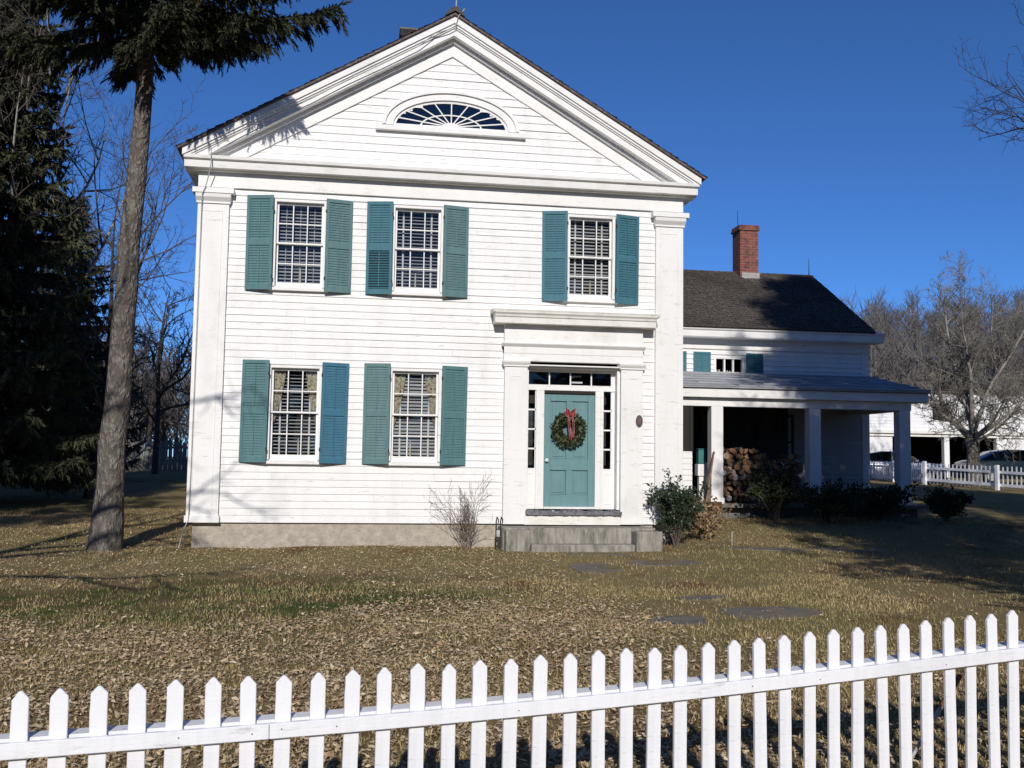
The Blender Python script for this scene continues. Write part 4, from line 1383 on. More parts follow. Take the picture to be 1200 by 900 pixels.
# ================================================================== CARS
def car(name, loc, rz, paint, lb):
    c = empty(name, (0, 0, 0), lb, 'car')
    # side profile (x along, z up), stations across
    low = [(-2.15, .45), (-2.2, .62), (-2.1, .84), (-1.3, .93), (-.6, .98), (1.2, .98), (1.9, .96), (2.15, .86), (2.2, .6), (2.15, .38)]
    mb = MB()
    ys = [-.84, -.80, -.6, 0, .6, .80, .84]
    ins = [.10, .0, -.02, -.03, -.02, .0, .10]
    rings = []
    for y, k in zip(ys, ins):
        rings.append([(x * (1 - .03 * abs(y)), y, z - (k * .6 if z > .7 else -k * .3)) for x, z in low] + [(2.1, y, .22), (-2.1, y, .22)])
    n = len(rings[0])
    for r in rings: mb.v.extend(r)
    for i in range(len(rings) - 1):
        for k in range(n):
            k2 = (k + 1) % n
            mb.f.append((i * n + k, i * n + k2, (i + 1) * n + k2, (i + 1) * n + k)); mb.mi.append(0); mb.sm.append(True)
    mb.f.append(tuple(range(n))[::-1]); mb.mi.append(0); mb.sm.append(True)
    mb.f.append(tuple(range((len(rings) - 1) * n, len(rings) * n))); mb.mi.append(0); mb.sm.append(True)
    body = mb.build('body', paint, c, .01)
    cab = [(-1.25, .93), (-.62, 1.30), (-.2, 1.42), (.5, 1.43), (1.0, 1.34), (1.75, .95)]
    mb = MB()
    yy = [(-.76, .02, .72), (-.55, .0, 1), (0, .02, 1.02), (.55, 0, 1), (.76, .02, .72)]
    rings = []
    for y, k, t in yy:
        rings.append([(x, y * (1 - .14 * (z - .93) / .5), .93 + (z - .93) * (t if abs(y) > .6 and False else 1) - (.03 if abs(y) > .7 and z > 1.2 else 0)) for x, z in cab])
    n = len(cab)
    for r in rings: mb.v.extend(r)
    for i in range(4):
        for k in range(n - 1):
            mb.f.append((i * n + k, i * n + k + 1, (i + 1) * n + k + 1, (i + 1) * n + k)); mb.mi.append(1 if k in (0, n - 2) else 0); mb.sm.append(True)
    for s_, rg in ((0, 0), (4, 4)):
        mb.f.append(tuple(rg * n + k for k in range(n))); mb.mi.append(1); mb.sm.append(False)
    mb.build('cabin', [paint, M['carglass']], c)
    for s_ in (-1, 1):
        mb = MB(); mb.box(.08, .16, s_ * .765 - .004, s_ * .765 + .004, .95, 1.38); mb.build('door_pillar', paint, body)
        for x in (-1.35, 1.35):
            mb = MB(); mb.tube([(x, s_ * .66, .32), (x, s_ * .86, .32)], .32, 18, cap=True); wv = mb.build('wheel', M['tyre'], c)
            mb = MB(); mb.tube([(x, s_ * .861, .32), (x, s_ * .875, .32)], [.19, .17], 14, cap=True); mb.build('rim', M['metal'], wv)
        mb = MB(); mb.box(-2.19, -2.10, s_ * .62 - .16, s_ * .62 + .16, .60, .74); mb.build('headlight', M['lamp'], c, .02)
        mb = MB(); mb.box(2.10, 2.2, s_ * .64 - .14, s_ * .64 + .14, .62, .78); mb.build('tail_light', M['ribbon'], c, .02)
        mb = MB(); mb.box(-.95, -.80, s_ * .88 - .07, s_ * .88 + .07, .95, 1.06); mb.build('wing_mirror', paint, c, .02)
    c.location = loc; c.rotation_euler = (0, 0, rz)
car('parked_car', (29.6, 20.9, g1(29.6, 20.9) - .02), R(172), M['car_dark'], 'dark green car parked behind the far picket fence at the right edge')
car('parked_car', (26.3, 24.6, g1(26.3, 24.6) - .15), R(160), M['car_silver'], 'silver car parked by the barn seen between the porch posts')

# ================================================================== VEGETATION
def jit(rr, s): return Vector((rr.uniform(-s, s), rr.uniform(-s, s), rr.uniform(-s, s)))

def branch(mb_list, rr, p, d, L, r, lev, P, maxlev):
    """recursive limb; P: dict with per-level lists"""
    n = max(3, int(P['seg'][lev]))
    pts = [p.copy()]; rad = [r]
    q = p.copy(); dd = d.normalized()
    step = L / n
    kids = []
    nk = P['kids'][lev] if lev < maxlev else 0
    for i in range(n):
        dd = (dd + jit(rr, P['wig'][lev]) + Vector((0, 0, P['up'][lev]))).normalized()
        q = q + dd * step
        pts.append(q.copy()); rad.append(r * (1 - (i + 1) / n) ** .8 * (1 - P['tip'][lev]) + r * P['tip'][lev] )
        kids.append((q.copy(), dd.copy(), rad[-1], (i + 1) / n))
    sides = P['sides'][lev]
    mb_list[min(lev, len(mb_list) - 1)].tube(pts, rad, sides, mi=0)
    for k in range(nk):
        f = P['start'][lev] + (1 - P['start'][lev]) * (k + rr.random()) / nk
        idx = min(n - 1, int(f * n))
        a, b = pts[idx], pts[idx + 1]
        bp = a.lerp(b, f * n - idx if f * n - idx < 1 else 1)
        td = (b - a).normalized()
        ax = td.orthogonal().normalized(); ax.rotate(Quaternion(td, rr.uniform(0, 6.283)))
        ang = R(P['ang'][lev] + rr.uniform(-15, 15))
        nd = td * math.cos(ang) + ax * math.sin(ang)
        cl = L * P['len'][lev] * rr.uniform(.6, 1.15) * (1 - .45 * (f - P['start'][lev]))
        cr = max(P['rmin'], min(rad[idx] * .75, r * P['rr'][lev] * rr.uniform(.7, 1.1)))
        branch(mb_list, rr, bp, nd, cl, cr, lev + 1, P, maxlev)

def bare_tree(name, base, height, r, seed, lb, cat, P, mats, lean=(0, 0), group=None, maxlev=4):
    t = empty(name, base, lb, cat, group)
    rr = random.Random(seed)
    mbs = [MB(), MB(), MB()]
    d = Vector((lean[0], lean[1], 1))
    branch(mbs, rr, Vector(base) - Vector((0, 0, .15)), d, height, r, 0, P, maxlev)
    mbs[0].build('trunk', mats[0], t)
    mbs[1].build('limbs', mats[1], t)
    mbs[2].build('twigs', mats[2], t)
    return t

PB = dict(seg=[9, 7, 5, 4, 3], kids=[9, 7, 6, 4, 0], wig=[.10, .20, .26, .3, .3], up=[.03, .06, .06, .08, .05], tip=[.06, .12, .3, .4, .5], sides=[10, 7, 5, 4, 3],
          start=[.28, .22, .2, .2, .2], ang=[48, 45, 45, 45, 40], len=[.55, .50, .48, .5, .5], rr=[.45, .5, .5, .6, .6], rmin=.006)

# ---- Norway spruce --------------------------------------------------------
class TriSoup:
    def __init__(s): s.a = []
    def tri(s, p, q, r): s.a.append((p.x, p.y, p.z, q.x, q.y, q.z, r.x, r.y, r.z))
    def build(s, name, m, parent):
        v = np.array(s.a, dtype=np.float32).reshape(-1, 3)
        f = np.arange(len(v)).reshape(-1, 3)
        return np_mesh(name, v, f, m, parent)

def spray(ts, rr, p, d, L, w, n):
    """a needled twig: spikes raked forward round an axis"""
    d = d.normalized()
    o = d.orthogonal().normalized()
    for i in range(n):
        f = (i + rr.random() * .7) / n
        a = rr.uniform(0, 6.283)
        s_ = o.copy(); s_.rotate(Quaternion(d, a))
        b = p + d * (L * f)
        ln = w * (1.15 - .6 * f) * rr.uniform(.7, 1.2)
        tip = b + d * ln * .95 + s_ * ln * .62
        sw = s_.cross(d) * ln * .20
        ts.tri(b - sw, b + sw, tip)
    ts.tri(p - o * w * .2, p + o * w * .2, p + d * L)

def spruce(name, base, H, z_first, R0, n_bough, seed, lb, needle, bark, r0, lean=(0, 0), detail=1.0, hang=.5, zmax=None, trunk_pts=None, twig_w=.075, azf=None, group=None, step=.13, drp=(.22, .42)):
    t = empty(name, base, lb, 'tree', group)
    rr = random.Random(seed)
    tr = MB()
    b = Vector(base)
    n = 26
    tp, rad = [], []
    def axis(h): return b + Vector((lean[0] * h, lean[1] * h, h))
    for i in range(n + 1):
        h = -.25 + (H + .25) * i / n
        tp.append(axis(h) + Vector((rr.uniform(-.02, .02), rr.uniform(-.02, .02), 0)) * (1 if i else 0))
        fl = 1 + .30 * math.exp(-max(h, 0) / .4)
        rad.append(max(.015, r0 * (1 - max(h, 0) / (H * 1.12)) * fl))
    tr.tube(tp, rad, 18, wob=.05)
    tr.build('trunk', bark, t)
    wd = MB(); ts = TriSoup()
    for k in range(n_bough):
        f = (k + rr.random()) / n_bough
        h = z_first + (H - z_first) * f ** .92
        az = k * 2.39996 + rr.uniform(-.3, .3)
        L = R0 * (1 - (h - z_first) / (H - z_first) * .93) * rr.uniform(.75, 1.12)
        if azf: L *= azf(az, h)
        if L < .25: continue
        out = Vector((math.cos(az), math.sin(az), 0))
        side = Vector((-out.y, out.x, 0))
        pts = []
        N = 9
        dr = rr.uniform(*drp)
        for i in range(N + 1):
            u = i / N
            z = -dr * L * (u * 1.25 - u * u * .72 - .28 * u ** 3)
            pts.append(axis(h) + out * (L * u) + side * (.10 * L * math.sin(u * 2.2 + az) * u) + Vector((0, 0, z)))
        wd.tube(pts, [.035 * (L / 3) ** .5 * (1 - .9 * i / N) + .004 for i in range(N + 1)], 5)
        nt_ = max(3, int(L * .9 / step))
        for i in range(nt_):
            u = .12 + .86 * (i + rr.random() * .6) / nt_
            x = u * N; ix = min(N - 1, int(x)); p = pts[ix].lerp(pts[ix + 1], x - ix)
            fwd = (pts[ix + 1] - pts[ix]).normalized()
            for sg in (-1, 1):
                l2 = (.28 + .32 * L * (1 - u) ** .8 * .45) * rr.uniform(.7, 1.2)
                dd = (side * sg * rr.uniform(.7, 1.0) + fwd * rr.uniform(.5, .9) + Vector((0, 0, -hang * rr.uniform(.3, 1.3)))).normalized()
                spray(ts, rr, p, dd, l2, twig_w, int(15 * detail * (l2 / .4)) + 5)
                # pendulous secondary shoots
                for q in range(max(1, int(l2 / .14 * detail))):
                    pp = p + dd * l2 * rr.uniform(.25, 1)
                    d3 = (Vector((0, 0, -hang * 1.6)) + dd * .8 + jit(rr, .35)).normalized()
                    spray(ts, rr, pp, d3, rr.uniform(.13, .27), twig_w * .9, int(7 * detail) + 3)
        spray(ts, rr, pts[-1], (pts[-1] - pts[-2]), .22, twig_w, 12)
    wd.build('boughs', M['twig_dark'], t)
    ts.build('needles', needle, t)
    print(name, 'tris', len(ts.a))
    return t

SPB = (-1.22, -.12, g1(-1.22, -.12))
def az_near(az, h):
    # longest boughs toward the viewer and house corner, shaped to throw shade on the gable
    c = math.cos(az); f = -math.sin(az)
    if h < 8.9 and c > .2 and f < .45: return 0
    if h < 8.5 and c < -.2 and f < .2: return 0
    return 1.0 + .12 * max(0, c) + .14 * max(0, f)
spruce('spruce_tree', SPB, 16.5, 8.0, 2.9, 100, 5, 'tall spruce with a bare grey trunk standing close beside the left corner of the house', M['needle'], M['bark_spruce'], .225,
       lean=(.040, .0), detail=1.35, hang=.55, azf=az_near, step=.075, twig_w=.105, drp=(.25, .5))
EG = 'dark evergreens behind the left lawn'
spruce('spruce_tree', (-5.9, 8.2, g1(-5.9, 8.2)), 15.5, .9, 3.0, 230, 9, 'big dark evergreen at the left edge rising out of the picture', M['needle_dark'], M['bark_dark'], .25, detail=1.0, hang=.55, step=.13, twig_w=.17, group=EG)
spruce('spruce_tree', (-7.6, 4.2, g1(-7.6, 4.2)), 14.0, 1.0, 2.9, 150, 11, 'dark evergreen cut off by the left edge of the picture', M['needle_dark'], M['bark_dark'], .22, detail=.7, hang=.5, step=.18, twig_w=.17, group=EG)
spruce('spruce_tree', (-6.6, 17.0, g1(-6.6, 17.0)), 9.5, .8, 2.9, 150, 10, 'lower dark evergreen farther back between the big one and the bare trunk', M['needle_dark'], M['bark_dark'], .2, detail=.7, hang=.5, step=.18, twig_w=.17, group=EG)

# ---- bare deciduous trees
PA = dict(PB); PA.update(kids=[9, 8, 7, 5, 0], wig=[.12, .24, .34, .36, .3], up=[.0, .05, .05, .09, .1], ang=[58, 52, 50, 50, 40], start=[.24, .18, .15, .1, .2], len=[.62, .50, .46, .5, .5], rr=[.5, .5, .45, .5, .5], rmin=.009)
def apple(base, lb):
    t = empty('apple_tree', base, lb, 'tree')
    rr = random.Random(29)
    b = Vector(base)
    mbs = [MB(), MB(), MB()]
    pts = [b + Vector(q) for q in ((0, 0, -.2), (0, 0, .1), (-.03, 0, .7), (.02, .02, 1.3), (-.02, 0, 1.8), (0, 0, 2.1))]
    mbs[0].tube(pts, [.36, .29, .24, .23, .25, .18], 14, wob=.10)
    P = dict(seg=[5, 10, 7, 5, 3], kids=[0, 15, 10, 7, 0], wig=[.1, .20, .34, .40, .3], up=[0, .05, .03, .10, .12], tip=[.1, .08, .12, .25, .4], sides=[8, 7, 5, 4, 3],
             start=[.2, .16, .10, .1, .2], ang=[40, 55, 55, 50, 40], len=[.5, .42, .50, .55, .5], rr=[.5, .36, .45, .5, .5], rmin=.0085)
    for k in range(13):
        az = k * 2.4 + rr.uniform(-.3, .3)
        el = rr.uniform(.30, .95) if k < 7 else rr.uniform(1.15, 1.5)
        d = Vector((math.cos(az) * math.cos(el), math.sin(az) * math.cos(el), math.sin(el)))
        branch(mbs, rr, b + Vector((0, 0, 1.6 + .035 * k)) + d * .05, d, rr.uniform(2.6, 3.6) if k < 7 else rr.uniform(4.6, 6.2), rr.uniform(.055, .095), 1, P, 4)
    mbs[0].build('trunk', M['bark_apple'], t); mbs[1].build('limbs', M['twig_apple2'], t); mbs[2].build('twigs', M['twig_apple'], t)
apple((25.55, 17.5, g1(25.55, 17.5)), 'leafless gnarled tree with pale lit limbs behind the far picket fence')
PC = dict(PB); PC.update(kids=[9, 7, 6, 4, 0], ang=[38, 42, 45, 45, 40], up=[.02, .05, .04, .05, .05], wig=[.06, .13, .2, .25, .3], len=[.62, .5, .5, .5, .5])
bare_tree('bare_tree', (-6.5, 9.4, g1(-6.5, 9.4)), 11.0, .17, 14, 'leafless tree with pale branches rising behind the dark evergreens', 'tree', PC, (M['bark_pale'], M['twig_pale'], M['twig']), lean=(.16, 0))
LB3 = ['bare tree nearest the left wall of the house in the far background', 'bare tree beside the spruce trunk in the far background', 'bare crooked tree between its two neighbours behind the left lawn', 'thin leafless tree behind the grey board fence']
for i, (x, y, h) in enumerate(((-5.1, 24.5, 6.6), (-7.4, 25.5, 8.2), (-6.2, 22.0, 6.2), (-7.0, 33, 9.0))):
    bare_tree('bare_tree', (x, y, g1(x, y)), h, .13, 30 + i, LB3[i], 'tree', PA, (M['bark_dark'], M['twig_dark'], M['twig_dark']), group='bare trees far behind the left lawn')
bare_tree('bare_tree', (-4.0, 9.9, g1(-4.0, 9.9)), 7.6, .12, 23, 'slender leafless tree half hidden behind the bare grey spruce trunk', 'tree', PC, (M['bark_dark'], M['twig'], M['twig']), lean=(.10, 0))
PR = dict(PB); PR.update(rmin=.005, kids=[14, 9, 7, 5, 0], rr=[.32, .5, .5, .6, .6], up=[.02, .02, .02, .05, .05], ang=[62, 48, 48, 45, 40], start=[.36, .2, .2, .2, .2], len=[.60, .48, .48, .5, .5])
bare_tree('bare_tree', (17.2, -1.0, g1(17.2, -1.0)), 12.0, .18, 58, 'leafless tree whose dark branch tips reach in at the upper right edge', 'tree', PR, (M['bark_dark'], M['twig_dark'], M['twig_dark']))

PL = dict(PB); PL.update(kids=[8, 6, 5, 3, 0], ang=[58, 48, 48, 45, 40], start=[.3, .2, .2, .2, .2])
bare_tree('bare_tree', (-4.3, -9.6, g1(-4.3, -9.6)), 9.0, .2, 77, 'leafless tree beyond the left edge whose limbs throw bands of shadow on the spruce trunk', 'tree', PL, (M['bark_dark'], M['twig_dark'], M['twig_dark']), maxlev=3)
# ---- pines outside the picture that throw the shade on the porch and the left lawn
def pine(base, H, zc, Rc, seed, lb, n=260, leaf=.2):
    t = empty('pine_tree', base, lb, 'tree')
    rr = random.Random(seed)
    b = Vector(base)
    tr = MB(); tr.tube([b + Vector((.05 * math.sin(i), .05 * math.cos(i * 2), -.2 + (H + .2) * i / 10)) for i in range(11)], [.24 * (1 - i / 11.5) for i in range(11)], 10)
    tr.build('trunk', M['bark_dark'], t)
    ts = TriSoup(); wd = MB()
    for k in range(n):
        f = rr.random() ** .8
        h = zc + (H - zc) * f
        az = rr.uniform(0, 6.283)
        L = Rc * math.sin(math.pi * min(.98, .28 + .72 * f)) ** .6 * rr.uniform(.45, 1.08)
        e = b + Vector((math.cos(az) * L, math.sin(az) * L, h + .12 * L))
        s0 = b + Vector((0, 0, h - .1 * L))
        wd.tube([s0, s0.lerp(e, .5) + Vector((0, 0, -.05 * L)), e], [.035, .025, .01], 4)
        for q in range(5):
            c = s0.lerp(e, rr.uniform(.45, 1.0)) + jit(rr, .35)
            for j in range(44):
                d = jit(rr, 1).normalized()
                d.z = abs(d.z) * .6
                p = c + jit(rr, .24)
                sw = d.cross(jit(rr, 1)).normalized() * leaf * .075
                ts.tri(p - sw, p + sw, p + d * leaf * rr.uniform(.7, 1.4))
    wd.build('limbs', M['bark_dark'], t)
    ts.build('needles', M['needle'], t)
pine((12.0, -11.0, g1(12.0, -11.0)), 15.5, 1.5, 3.6, 61, 'dense pine beyond the right edge whose shadow darkens the porch', n=430, leaf=.34)
pine((18.8, -9.6, g1(18.8, -9.6)), 15.0, 1.5, 4.2, 63, 'second pine farther beyond the right edge shading the right lawn', n=430, leaf=.34)
pine((-7.2, -9.0, g1(-7.2, -9.0)), 15.0, 5.4, 3.8, 62, 'pine beyond the left edge whose shadow stripes the left lawn', n=150, leaf=.30)

rr = random.Random(91)
ts = TriSoup()
for k in range(64):
    a = R(-112 + 224 * (k + rr.random()) / 64)          # unseen belt added behind the camera to block the low sky
    rad = rr.uniform(36, 52)
    x, y = 3 - math.sin(a) * rad, -17 - math.cos(a) * rad
    if abs(a) > R(75): rad += 6
    H = rr.uniform(10.5, 13.5); zb = g1(x, y)
    for q in range(210):
        f = rr.random()
        r_ = 3.4 * (1 - f) ** .8 + .2
        t = rr.uniform(0, 6.283)
        c = Vector((x + r_ * math.cos(t), y + r_ * math.sin(t), zb + .3 + H * f))
        o = Vector((math.cos(t), math.sin(t), -.4))
        sd = Vector((-math.sin(t), math.cos(t), rr.uniform(-.2, .2))) * .55
        ts.tri(c - o * .9 - sd, c - o * .9 + sd, c + o * .6)
ew = ts.build('unseen_evergreen_belt', M['needle_dark'], None)
tag(ew, 'dark evergreen belt added out of view behind the camera to dim the skylight', 'woods', kind='stuff')

# ---- shrubs
def leafy_shrub(name, base, rx, rz, n, leaf, seed, lb, m, stems=9, cat='shrub', group=None, tw=None, open_=.25):
    t = empty(name, base, lb, cat, group)
    rr = random.Random(seed)
    b = Vector(base)
    wd = MB(); V = []
    ends = []
    for k in range(stems):
        az = rr.uniform(0, 6.283); sp = rr.uniform(.2, 1)
        e = b + Vector((math.cos(az) * rx * sp, math.sin(az) * rx * sp * .8, rz * rr.uniform(.65, 1.05) * (1 - .25 * sp)))
        mid = b.lerp(e, .5) + Vector((0, 0, .1 * rz)) + jit(rr, .05)
        wd.tube([b + jit(rr, .04), mid, e], [.014, .010, .004], 4)
        for q in range(7):
            f = rr.uniform(.25, 1)
            c = b.lerp(mid, f * 2) if f < .5 else mid.lerp(e, f * 2 - 1)
            c2 = c + Vector((rr.uniform(-1, 1) * rx * .38, rr.uniform(-1, 1) * rx * .38, rr.uniform(-.1, .28) * rz))
            wd.tube([c, c2], [.006, .003], 3)
            ends.append((c, c2))
    wd.build('stems', tw or M['twig'], t)
    fs = MB()
    for i in range(n):
        c, c2 = rr.choice(ends)
        p = c.lerp(c2, rr.uniform(.2, 1.05)) + jit(rr, leaf * .9)
        if p.z < b.z + .02: p.z = b.z + .02 + rr.random() * .1
        d = (jit(rr, 1) + (c2 - c) * 1.2 + Vector((0, 0, .2))).normalized()
        L = leaf * rr.uniform(.6, 1.25)
        sd = d.cross(jit(rr, 1)).normalized() * L * .27
        up_ = sd.cross(d).normalized() * L * .08
        fs.quad(p, p + d * L * .5 + sd + up_, p + d * L, p + d * L * .5 - sd + up_)
    fs.build('leaves', m, t)
    return t
leafy_shrub('holly_shrub', (8.12, -.42, g1(8.12, -.42)), .50, 1.16, 6200, .062, 71, 'dark glossy leafy shrub at the right corner of the house beside the steps', M['holly'], 24)
leafy_shrub('dry_plant', (8.95, .5, g1(8.95, .5)), .40, .50, 520, .085, 72, 'withered plant with reddish brown leaves right of the dark glossy shrub', M['dryleaf'], 14, cat='plant', tw=M['twig_shrub'])
leafy_shrub('dry_plant', (9.35, 1.5, g1(9.35, 1.5)), .5, .6, 900, .085, 73, 'withered brown plant below the lit porch post', M['dryleaf'], 14, cat='plant', tw=M['twig_shrub'])
leafy_shrub('evergreen_shrub', (11.05, 2.2, g1(11.05, 2.2)), .62, 1.15, 2600, .09, 74, 'loose evergreen shrub in front of the firewood stack', M['yew'], 14, group='evergreen shrubs along the porch')
leafy_shrub('evergreen_shrub', (12.0, 1.7, g1(12.0, 1.7)), .75, .8, 3000, .08, 75, 'dark shrub in the shade left of the second porch post', M['yew'], 14, group='evergreen shrubs along the porch')
leafy_shrub('evergreen_shrub', (13.3, 2.2, g1(13.3, 2.2)), .85, .72, 3200, .08, 76, 'low dark shrub in the shade between the two shaded porch posts', M['yew'], 14, group='evergreen shrubs along the porch')
leafy_shrub('evergreen_shrub', (14.65, 2.0, g1(14.65, 2.0)), .62, .62, 2600, .08, 77, 'low dark shrub at the far end post of the porch', M['yew'], 12, group='evergreen shrubs along the porch')

tw = empty('bare_shrub', (4.52, -.32, g1(4.52, -.32)), 'leafless twiggy shrub against the foundation left of the steps', 'shrub')
rr = random.Random(81)
mbs = [MB(), MB()]
PS = dict(seg=[6, 4, 3], kids=[6, 4, 0], wig=[.10, .18, .25], up=[.05, .05, .05], tip=[.25, .4, .5], sides=[4, 3, 3], start=[.15, .2, .2], ang=[38, 42, 40], len=[.50, .5, .5], rr=[.6, .65, .6], rmin=.0032)
for k in range(12):
    az = rr.uniform(0, 6.283); sp = rr.uniform(.05, .55)
    branch(mbs, rr, Vector((4.52 + rr.uniform(-.08, .08), -.32 + rr.uniform(-.05, .05), g1(4.52, -.32) - .03)), Vector((math.cos(az) * sp, math.sin(az) * sp * .6, 1)), rr.uniform(.65, 1.12), .0085, 0, PS, 2)
mbs[0].build('stems', M['twig_shrub'], tw); mbs[1].build('twigs', M['twig_shrub'], tw)

# ---- far wooded hill: one mass of leafless crowns
rr = np.random.default_rng(5)
NT = 800
X = rr.uniform(12, 120, NT); Y = rr.uniform(50, 128, NT)
keep = X > 10 + (Y - 17) * .10
X, Y = X[keep], Y[keep]
Zb = gz(X, Y)
Vs, Fs = [], []
cnt = 0
def strips(P0, P1, w0, w1):
    """three-sided tapered sticks from P0 to P1"""
    global cnt
    d = P1 - P0
    d /= np.linalg.norm(d, axis=1)[:, None] + 1e-9
    o = np.cross(d, rr.normal(size=d.shape)); o /= np.linalg.norm(o, axis=1)[:, None] + 1e-9
    b = np.cross(d, o)
    n = len(P0)
    vv = []
    for k in range(3):
        a = 2 * math.pi * k / 3
        off = o * math.cos(a) + b * math.sin(a)
        vv.append(P0 + off * w0[:, None]); vv.append(P1 + off * w1[:, None])
    v = np.stack(vv, 1)   # n,6,3
    base = cnt + np.arange(n)[:, None] * 6
    f = np.concatenate([np.concatenate([base + 2 * k, base + (2 * k + 2) % 6, base + (2 * k + 3) % 6, base + 2 * k + 1], 1) for k in range(3)], 0)
    Vs.append(v.reshape(-1, 3)); Fs.append(f); cnt += n * 6
XL = rr.uniform(-60, 4, 420); YL = rr.uniform(31, 75, 420)
X = np.concatenate([X, XL]); Y = np.concatenate([Y, YL]); Zb = gz(X, Y)
for x, y, z in zip(X, Y, Zb):
    h = rr.uniform(7, 12.5) if x > 5 else rr.uniform(4.5, 8)
    nb = 26
    top = np.array([x + rr.uniform(-.5, .5), y, z + h])
    b0 = np.array([x, y, z - .3])
    strips(b0[None], top[None], np.array([rr.uniform(.10, .2)]), np.array([.02]))
    f = rr.uniform(.18, .95, nb)
    P0 = b0 + (top - b0) * f[:, None]
    az = rr.uniform(0, 6.28, nb); L = h * .36 * (1.1 - f) + .6
    P1 = P0 + np.stack([np.cos(az) * L * .6, np.sin(az) * L * .6, L * rr.uniform(.5, 1.1, nb)], 1)
    strips(P0, P1, np.full(nb, .045), np.full(nb, .018))
    n2 = nb * 5
    i = rr.integers(0, nb, n2)
    t = rr.uniform(.2, 1, n2)[:, None]
    Q0 = P0[i] + (P1[i] - P0[i]) * t
    az = rr.uniform(0, 6.28, n2); L2 = rr.uniform(.6, 1.7, n2)
    Q1 = Q0 + np.stack([np.cos(az) * L2 * .55, np.sin(az) * L2 * .55, L2 * rr.uniform(.2, 1.0, n2)], 1)
    strips(Q0, Q1, np.full(n2, .026), np.full(n2, .012))
wo = np_mesh('wooded_hillside', np.concatenate(Vs), np.concatenate(Fs), M['wood_far'])
tag(wo, 'leafless brown woods on the hill behind the barn and beyond the left lawn', 'woods', kind='stuff')

# ---- leaf litter
rr = np.random.default_rng(9)
def density(x, y):
    d = np.full(x.shape, .74)
    wob = .7 * np.sin(x * .9 + y * .4) + .5 * np.sin(1.9 * x - 1.3 * y + 1)
    # dense drift across the front and up the middle
    d = d + .42 * sstep(-5.4, -8.2, y + .6 * wob) * sstep(6.2, 4.6, x - .5 * wob)
    d = np.maximum(d, .85 * sstep(1.0, 2.4, x - .5 * wob) * sstep(6.2, 5.0, x - .4 * wob))
    # mossy bare patch on the left
    e = ((x - .8) / 2.6) ** 2 + ((y + 4.9) / 1.6) ** 2 + .3 * wob
    d = d * (.10 + .90 * sstep(.5, 1.25, e))
    d = np.where((y > -3.4 + .3 * wob) & (x < 5.5), np.maximum(d, .74), d)
    # worn path right of the steps
    d = np.where((x > 5.7 + .25 * wob) & (x < 8.3) & (y > -8), .10, d)
    d = np.where((x >= 8.3) & (y > -9.5), .30 + .25 * np.sin(x * 1.1 + 1) * np.sin(y * 1.6), d)
    d = np.where((x > 7.5) & (x < 10.8) & (y > -.5) & (y < 2.6), .9, d)
    d = np.where((y > -1.1) & (y < -.0) & (x > -.2) & (x < 5.1), .8, d)
    d = d + 1.1 * sstep(-.75, -.15, y) * (x > -.2) * (x < 9.6) * (y < .1) * (.6 + .4 * np.sin(x * 2.1))
    d = np.where((y > 3), .10, d)
    d = np.where((x > 5.0 + .4 * wob) & (y < -7.6), d * .6, d)
    return d
N = 330000
x = rr.uniform(-7, 15, N); y = rr.uniform(-12.6, 6, N)
x2 = rr.uniform(-1, 9, 150000); y2 = rr.uniform(-12.4, -5.5, 150000)
x = np.concatenate([x, x2]); y = np.concatenate([y, y2])
clump = .52 + .30 * np.sin(x * 3.1 + 2 * np.sin(y * 2.3)) * np.sin(y * 2.7 + 1.7 * np.sin(x * 1.9)) + .30 * np.sin(x * 7.3 + 2 * np.sin(y * 5.1)) * np.sin(y * 6.3 + 2 * np.sin(x * 4.7))
k = rr.random(len(x)) < density(x, y) * np.clip(.12 + 1.05 * clump, 0, 2) * .68
inhouse = (x > 0) & (x < 8.4) & (y > -.02) | ((x > 8.3) & (x < 14.8) & (y > 3.0)) | ((x > 5.1) & (x < 7.7) & (y > -.95) & (y < 0))
onstone = np.zeros(len(x), bool)
for (cx, cy), a, b, lb in FS:
    onstone |= (((x - cx) / a) ** 2 + ((y - cy) / b) ** 2 < .95) & (rr.random(len(x)) < .62)
k &= ~inhouse & ~onstone
x, y = x[k], y[k]
n = len(x)
L = (.0095 + .0195 * rr.random(n) ** 1.4 + .014 * (rr.random(n) < .06)) * (1 - .28 * sstep(5, 7, x)) * (1 - .15 * sstep(-6, -3, y))
az = rr.uniform(0, 2 * math.pi, n)
til = rr.normal(0, .33, n); rol = rr.normal(0, .42, n)
d = np.stack([np.cos(az) * np.cos(til), np.sin(az) * np.cos(til), np.sin(til)], 1)
sd = np.stack([-np.sin(az) * np.cos(rol), np.cos(az) * np.cos(rol), np.sin(rol)], 1)
c = np.stack([x, y, gz(x, y) + .012 + rr.random(n) * .022], 1)
up_ = np.cross(d, sd)
curl = rr.uniform(-.1, .5, n)[:, None]
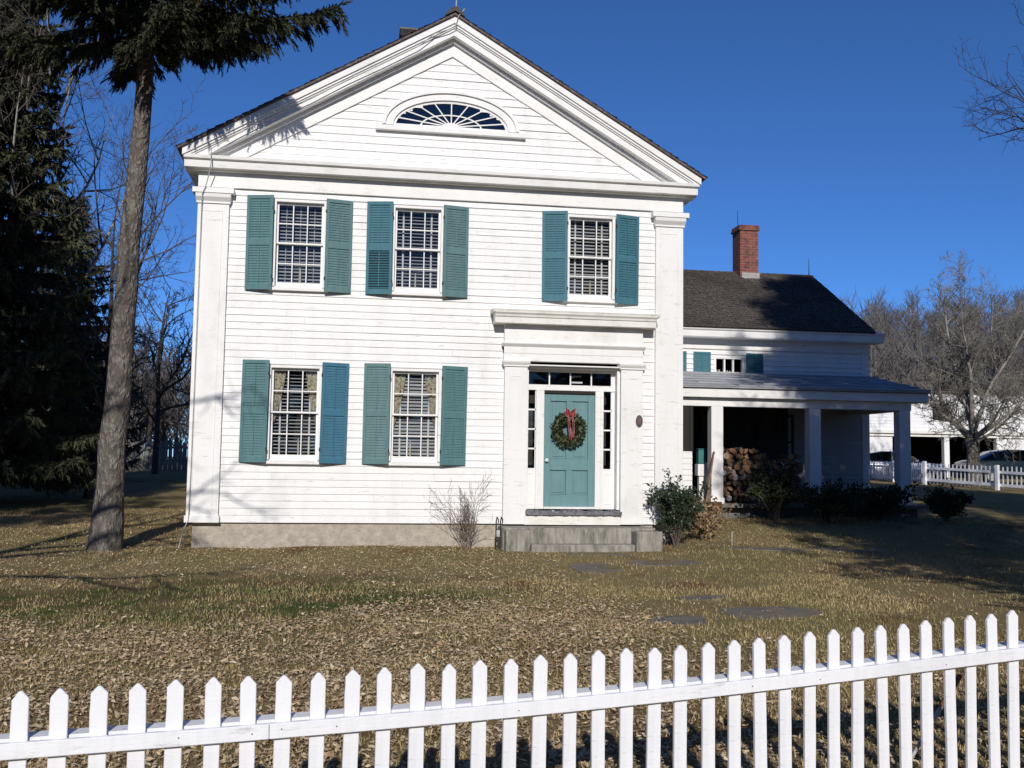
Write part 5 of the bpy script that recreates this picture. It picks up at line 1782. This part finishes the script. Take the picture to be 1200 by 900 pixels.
Lx = L[:, None]; W = Lx * rr.uniform(.28, .5, n)[:, None]
v = np.stack([c - d * Lx, c - d * Lx * .1 + sd * W + up_ * curl * W, c + d * Lx + up_ * curl * Lx * .4, c - d * Lx * .1 - sd * W + up_ * curl * W], 1)
v[:, :, 2] = np.maximum(v[:, :, 2], (gz(v[:, :, 0], v[:, :, 1]) + .003))
bi = np.arange(n)[:, None] * 4
f = np.concatenate([np.concatenate([bi, bi + 1, bi + 2], 1), np.concatenate([bi, bi + 2, bi + 3], 1)], 0)
lo = np_mesh('leaf_litter', v.reshape(-1, 3), f, M['litter'])
tag(lo, 'dry tan fallen leaves scattered over the front lawn', 'leaves', kind='stuff')
print('leaves', n)

# ---- grass
N = 150000
x = np.concatenate([rr.uniform(-9, 16, N), rr.uniform(-1, 9, 60000)]); y = np.concatenate([rr.uniform(-12.6, 7, N), rr.uniform(-12.4, -4, 60000)])
inhouse = (x > -.05) & (x < 8.4) & (y > -.06) | ((x > 8.3) & (x < 14.8) & (y > 2.8)) | ((x > 5.0) & (x < 7.75) & (y > -1.0) & (y < 0))
k = ~inhouse & (rr.random(len(x)) < .35 + .65 * (np.sin(x * 1.3 + y) * np.sin(y * 1.7 - .5 * x) > -.2))
for (cx, cy), a, b, lb in FS:
    k &= ((x - cx) / a) ** 2 + ((y - cy) / b) ** 2 > .80
x, y = x[k], y[k]; n = len(x)
h = rr.uniform(.018, .05, n); az = rr.uniform(0, 6.283, n); ln = rr.uniform(.2, 1.1, n)
c = np.stack([x, y, gz(x, y) - .003], 1)
wv = np.stack([np.cos(az), np.sin(az), np.zeros(n)], 1) * rr.uniform(.003, .0065, n)[:, None]
tip = c + np.stack([np.cos(az + 1.6) * h * ln, np.sin(az + 1.6) * h * ln, h], 1)
v = np.stack([c - wv, c + wv, tip], 1)
f = np.arange(n * 3).reshape(-1, 3)
gr = np_mesh('grass', v.reshape(-1, 3), f, M['blade'])
tag(gr, 'short winter grass covering the lawn', 'grass', kind='stuff')

for o in S.objects:
    if '_o' in o: del o['_o']
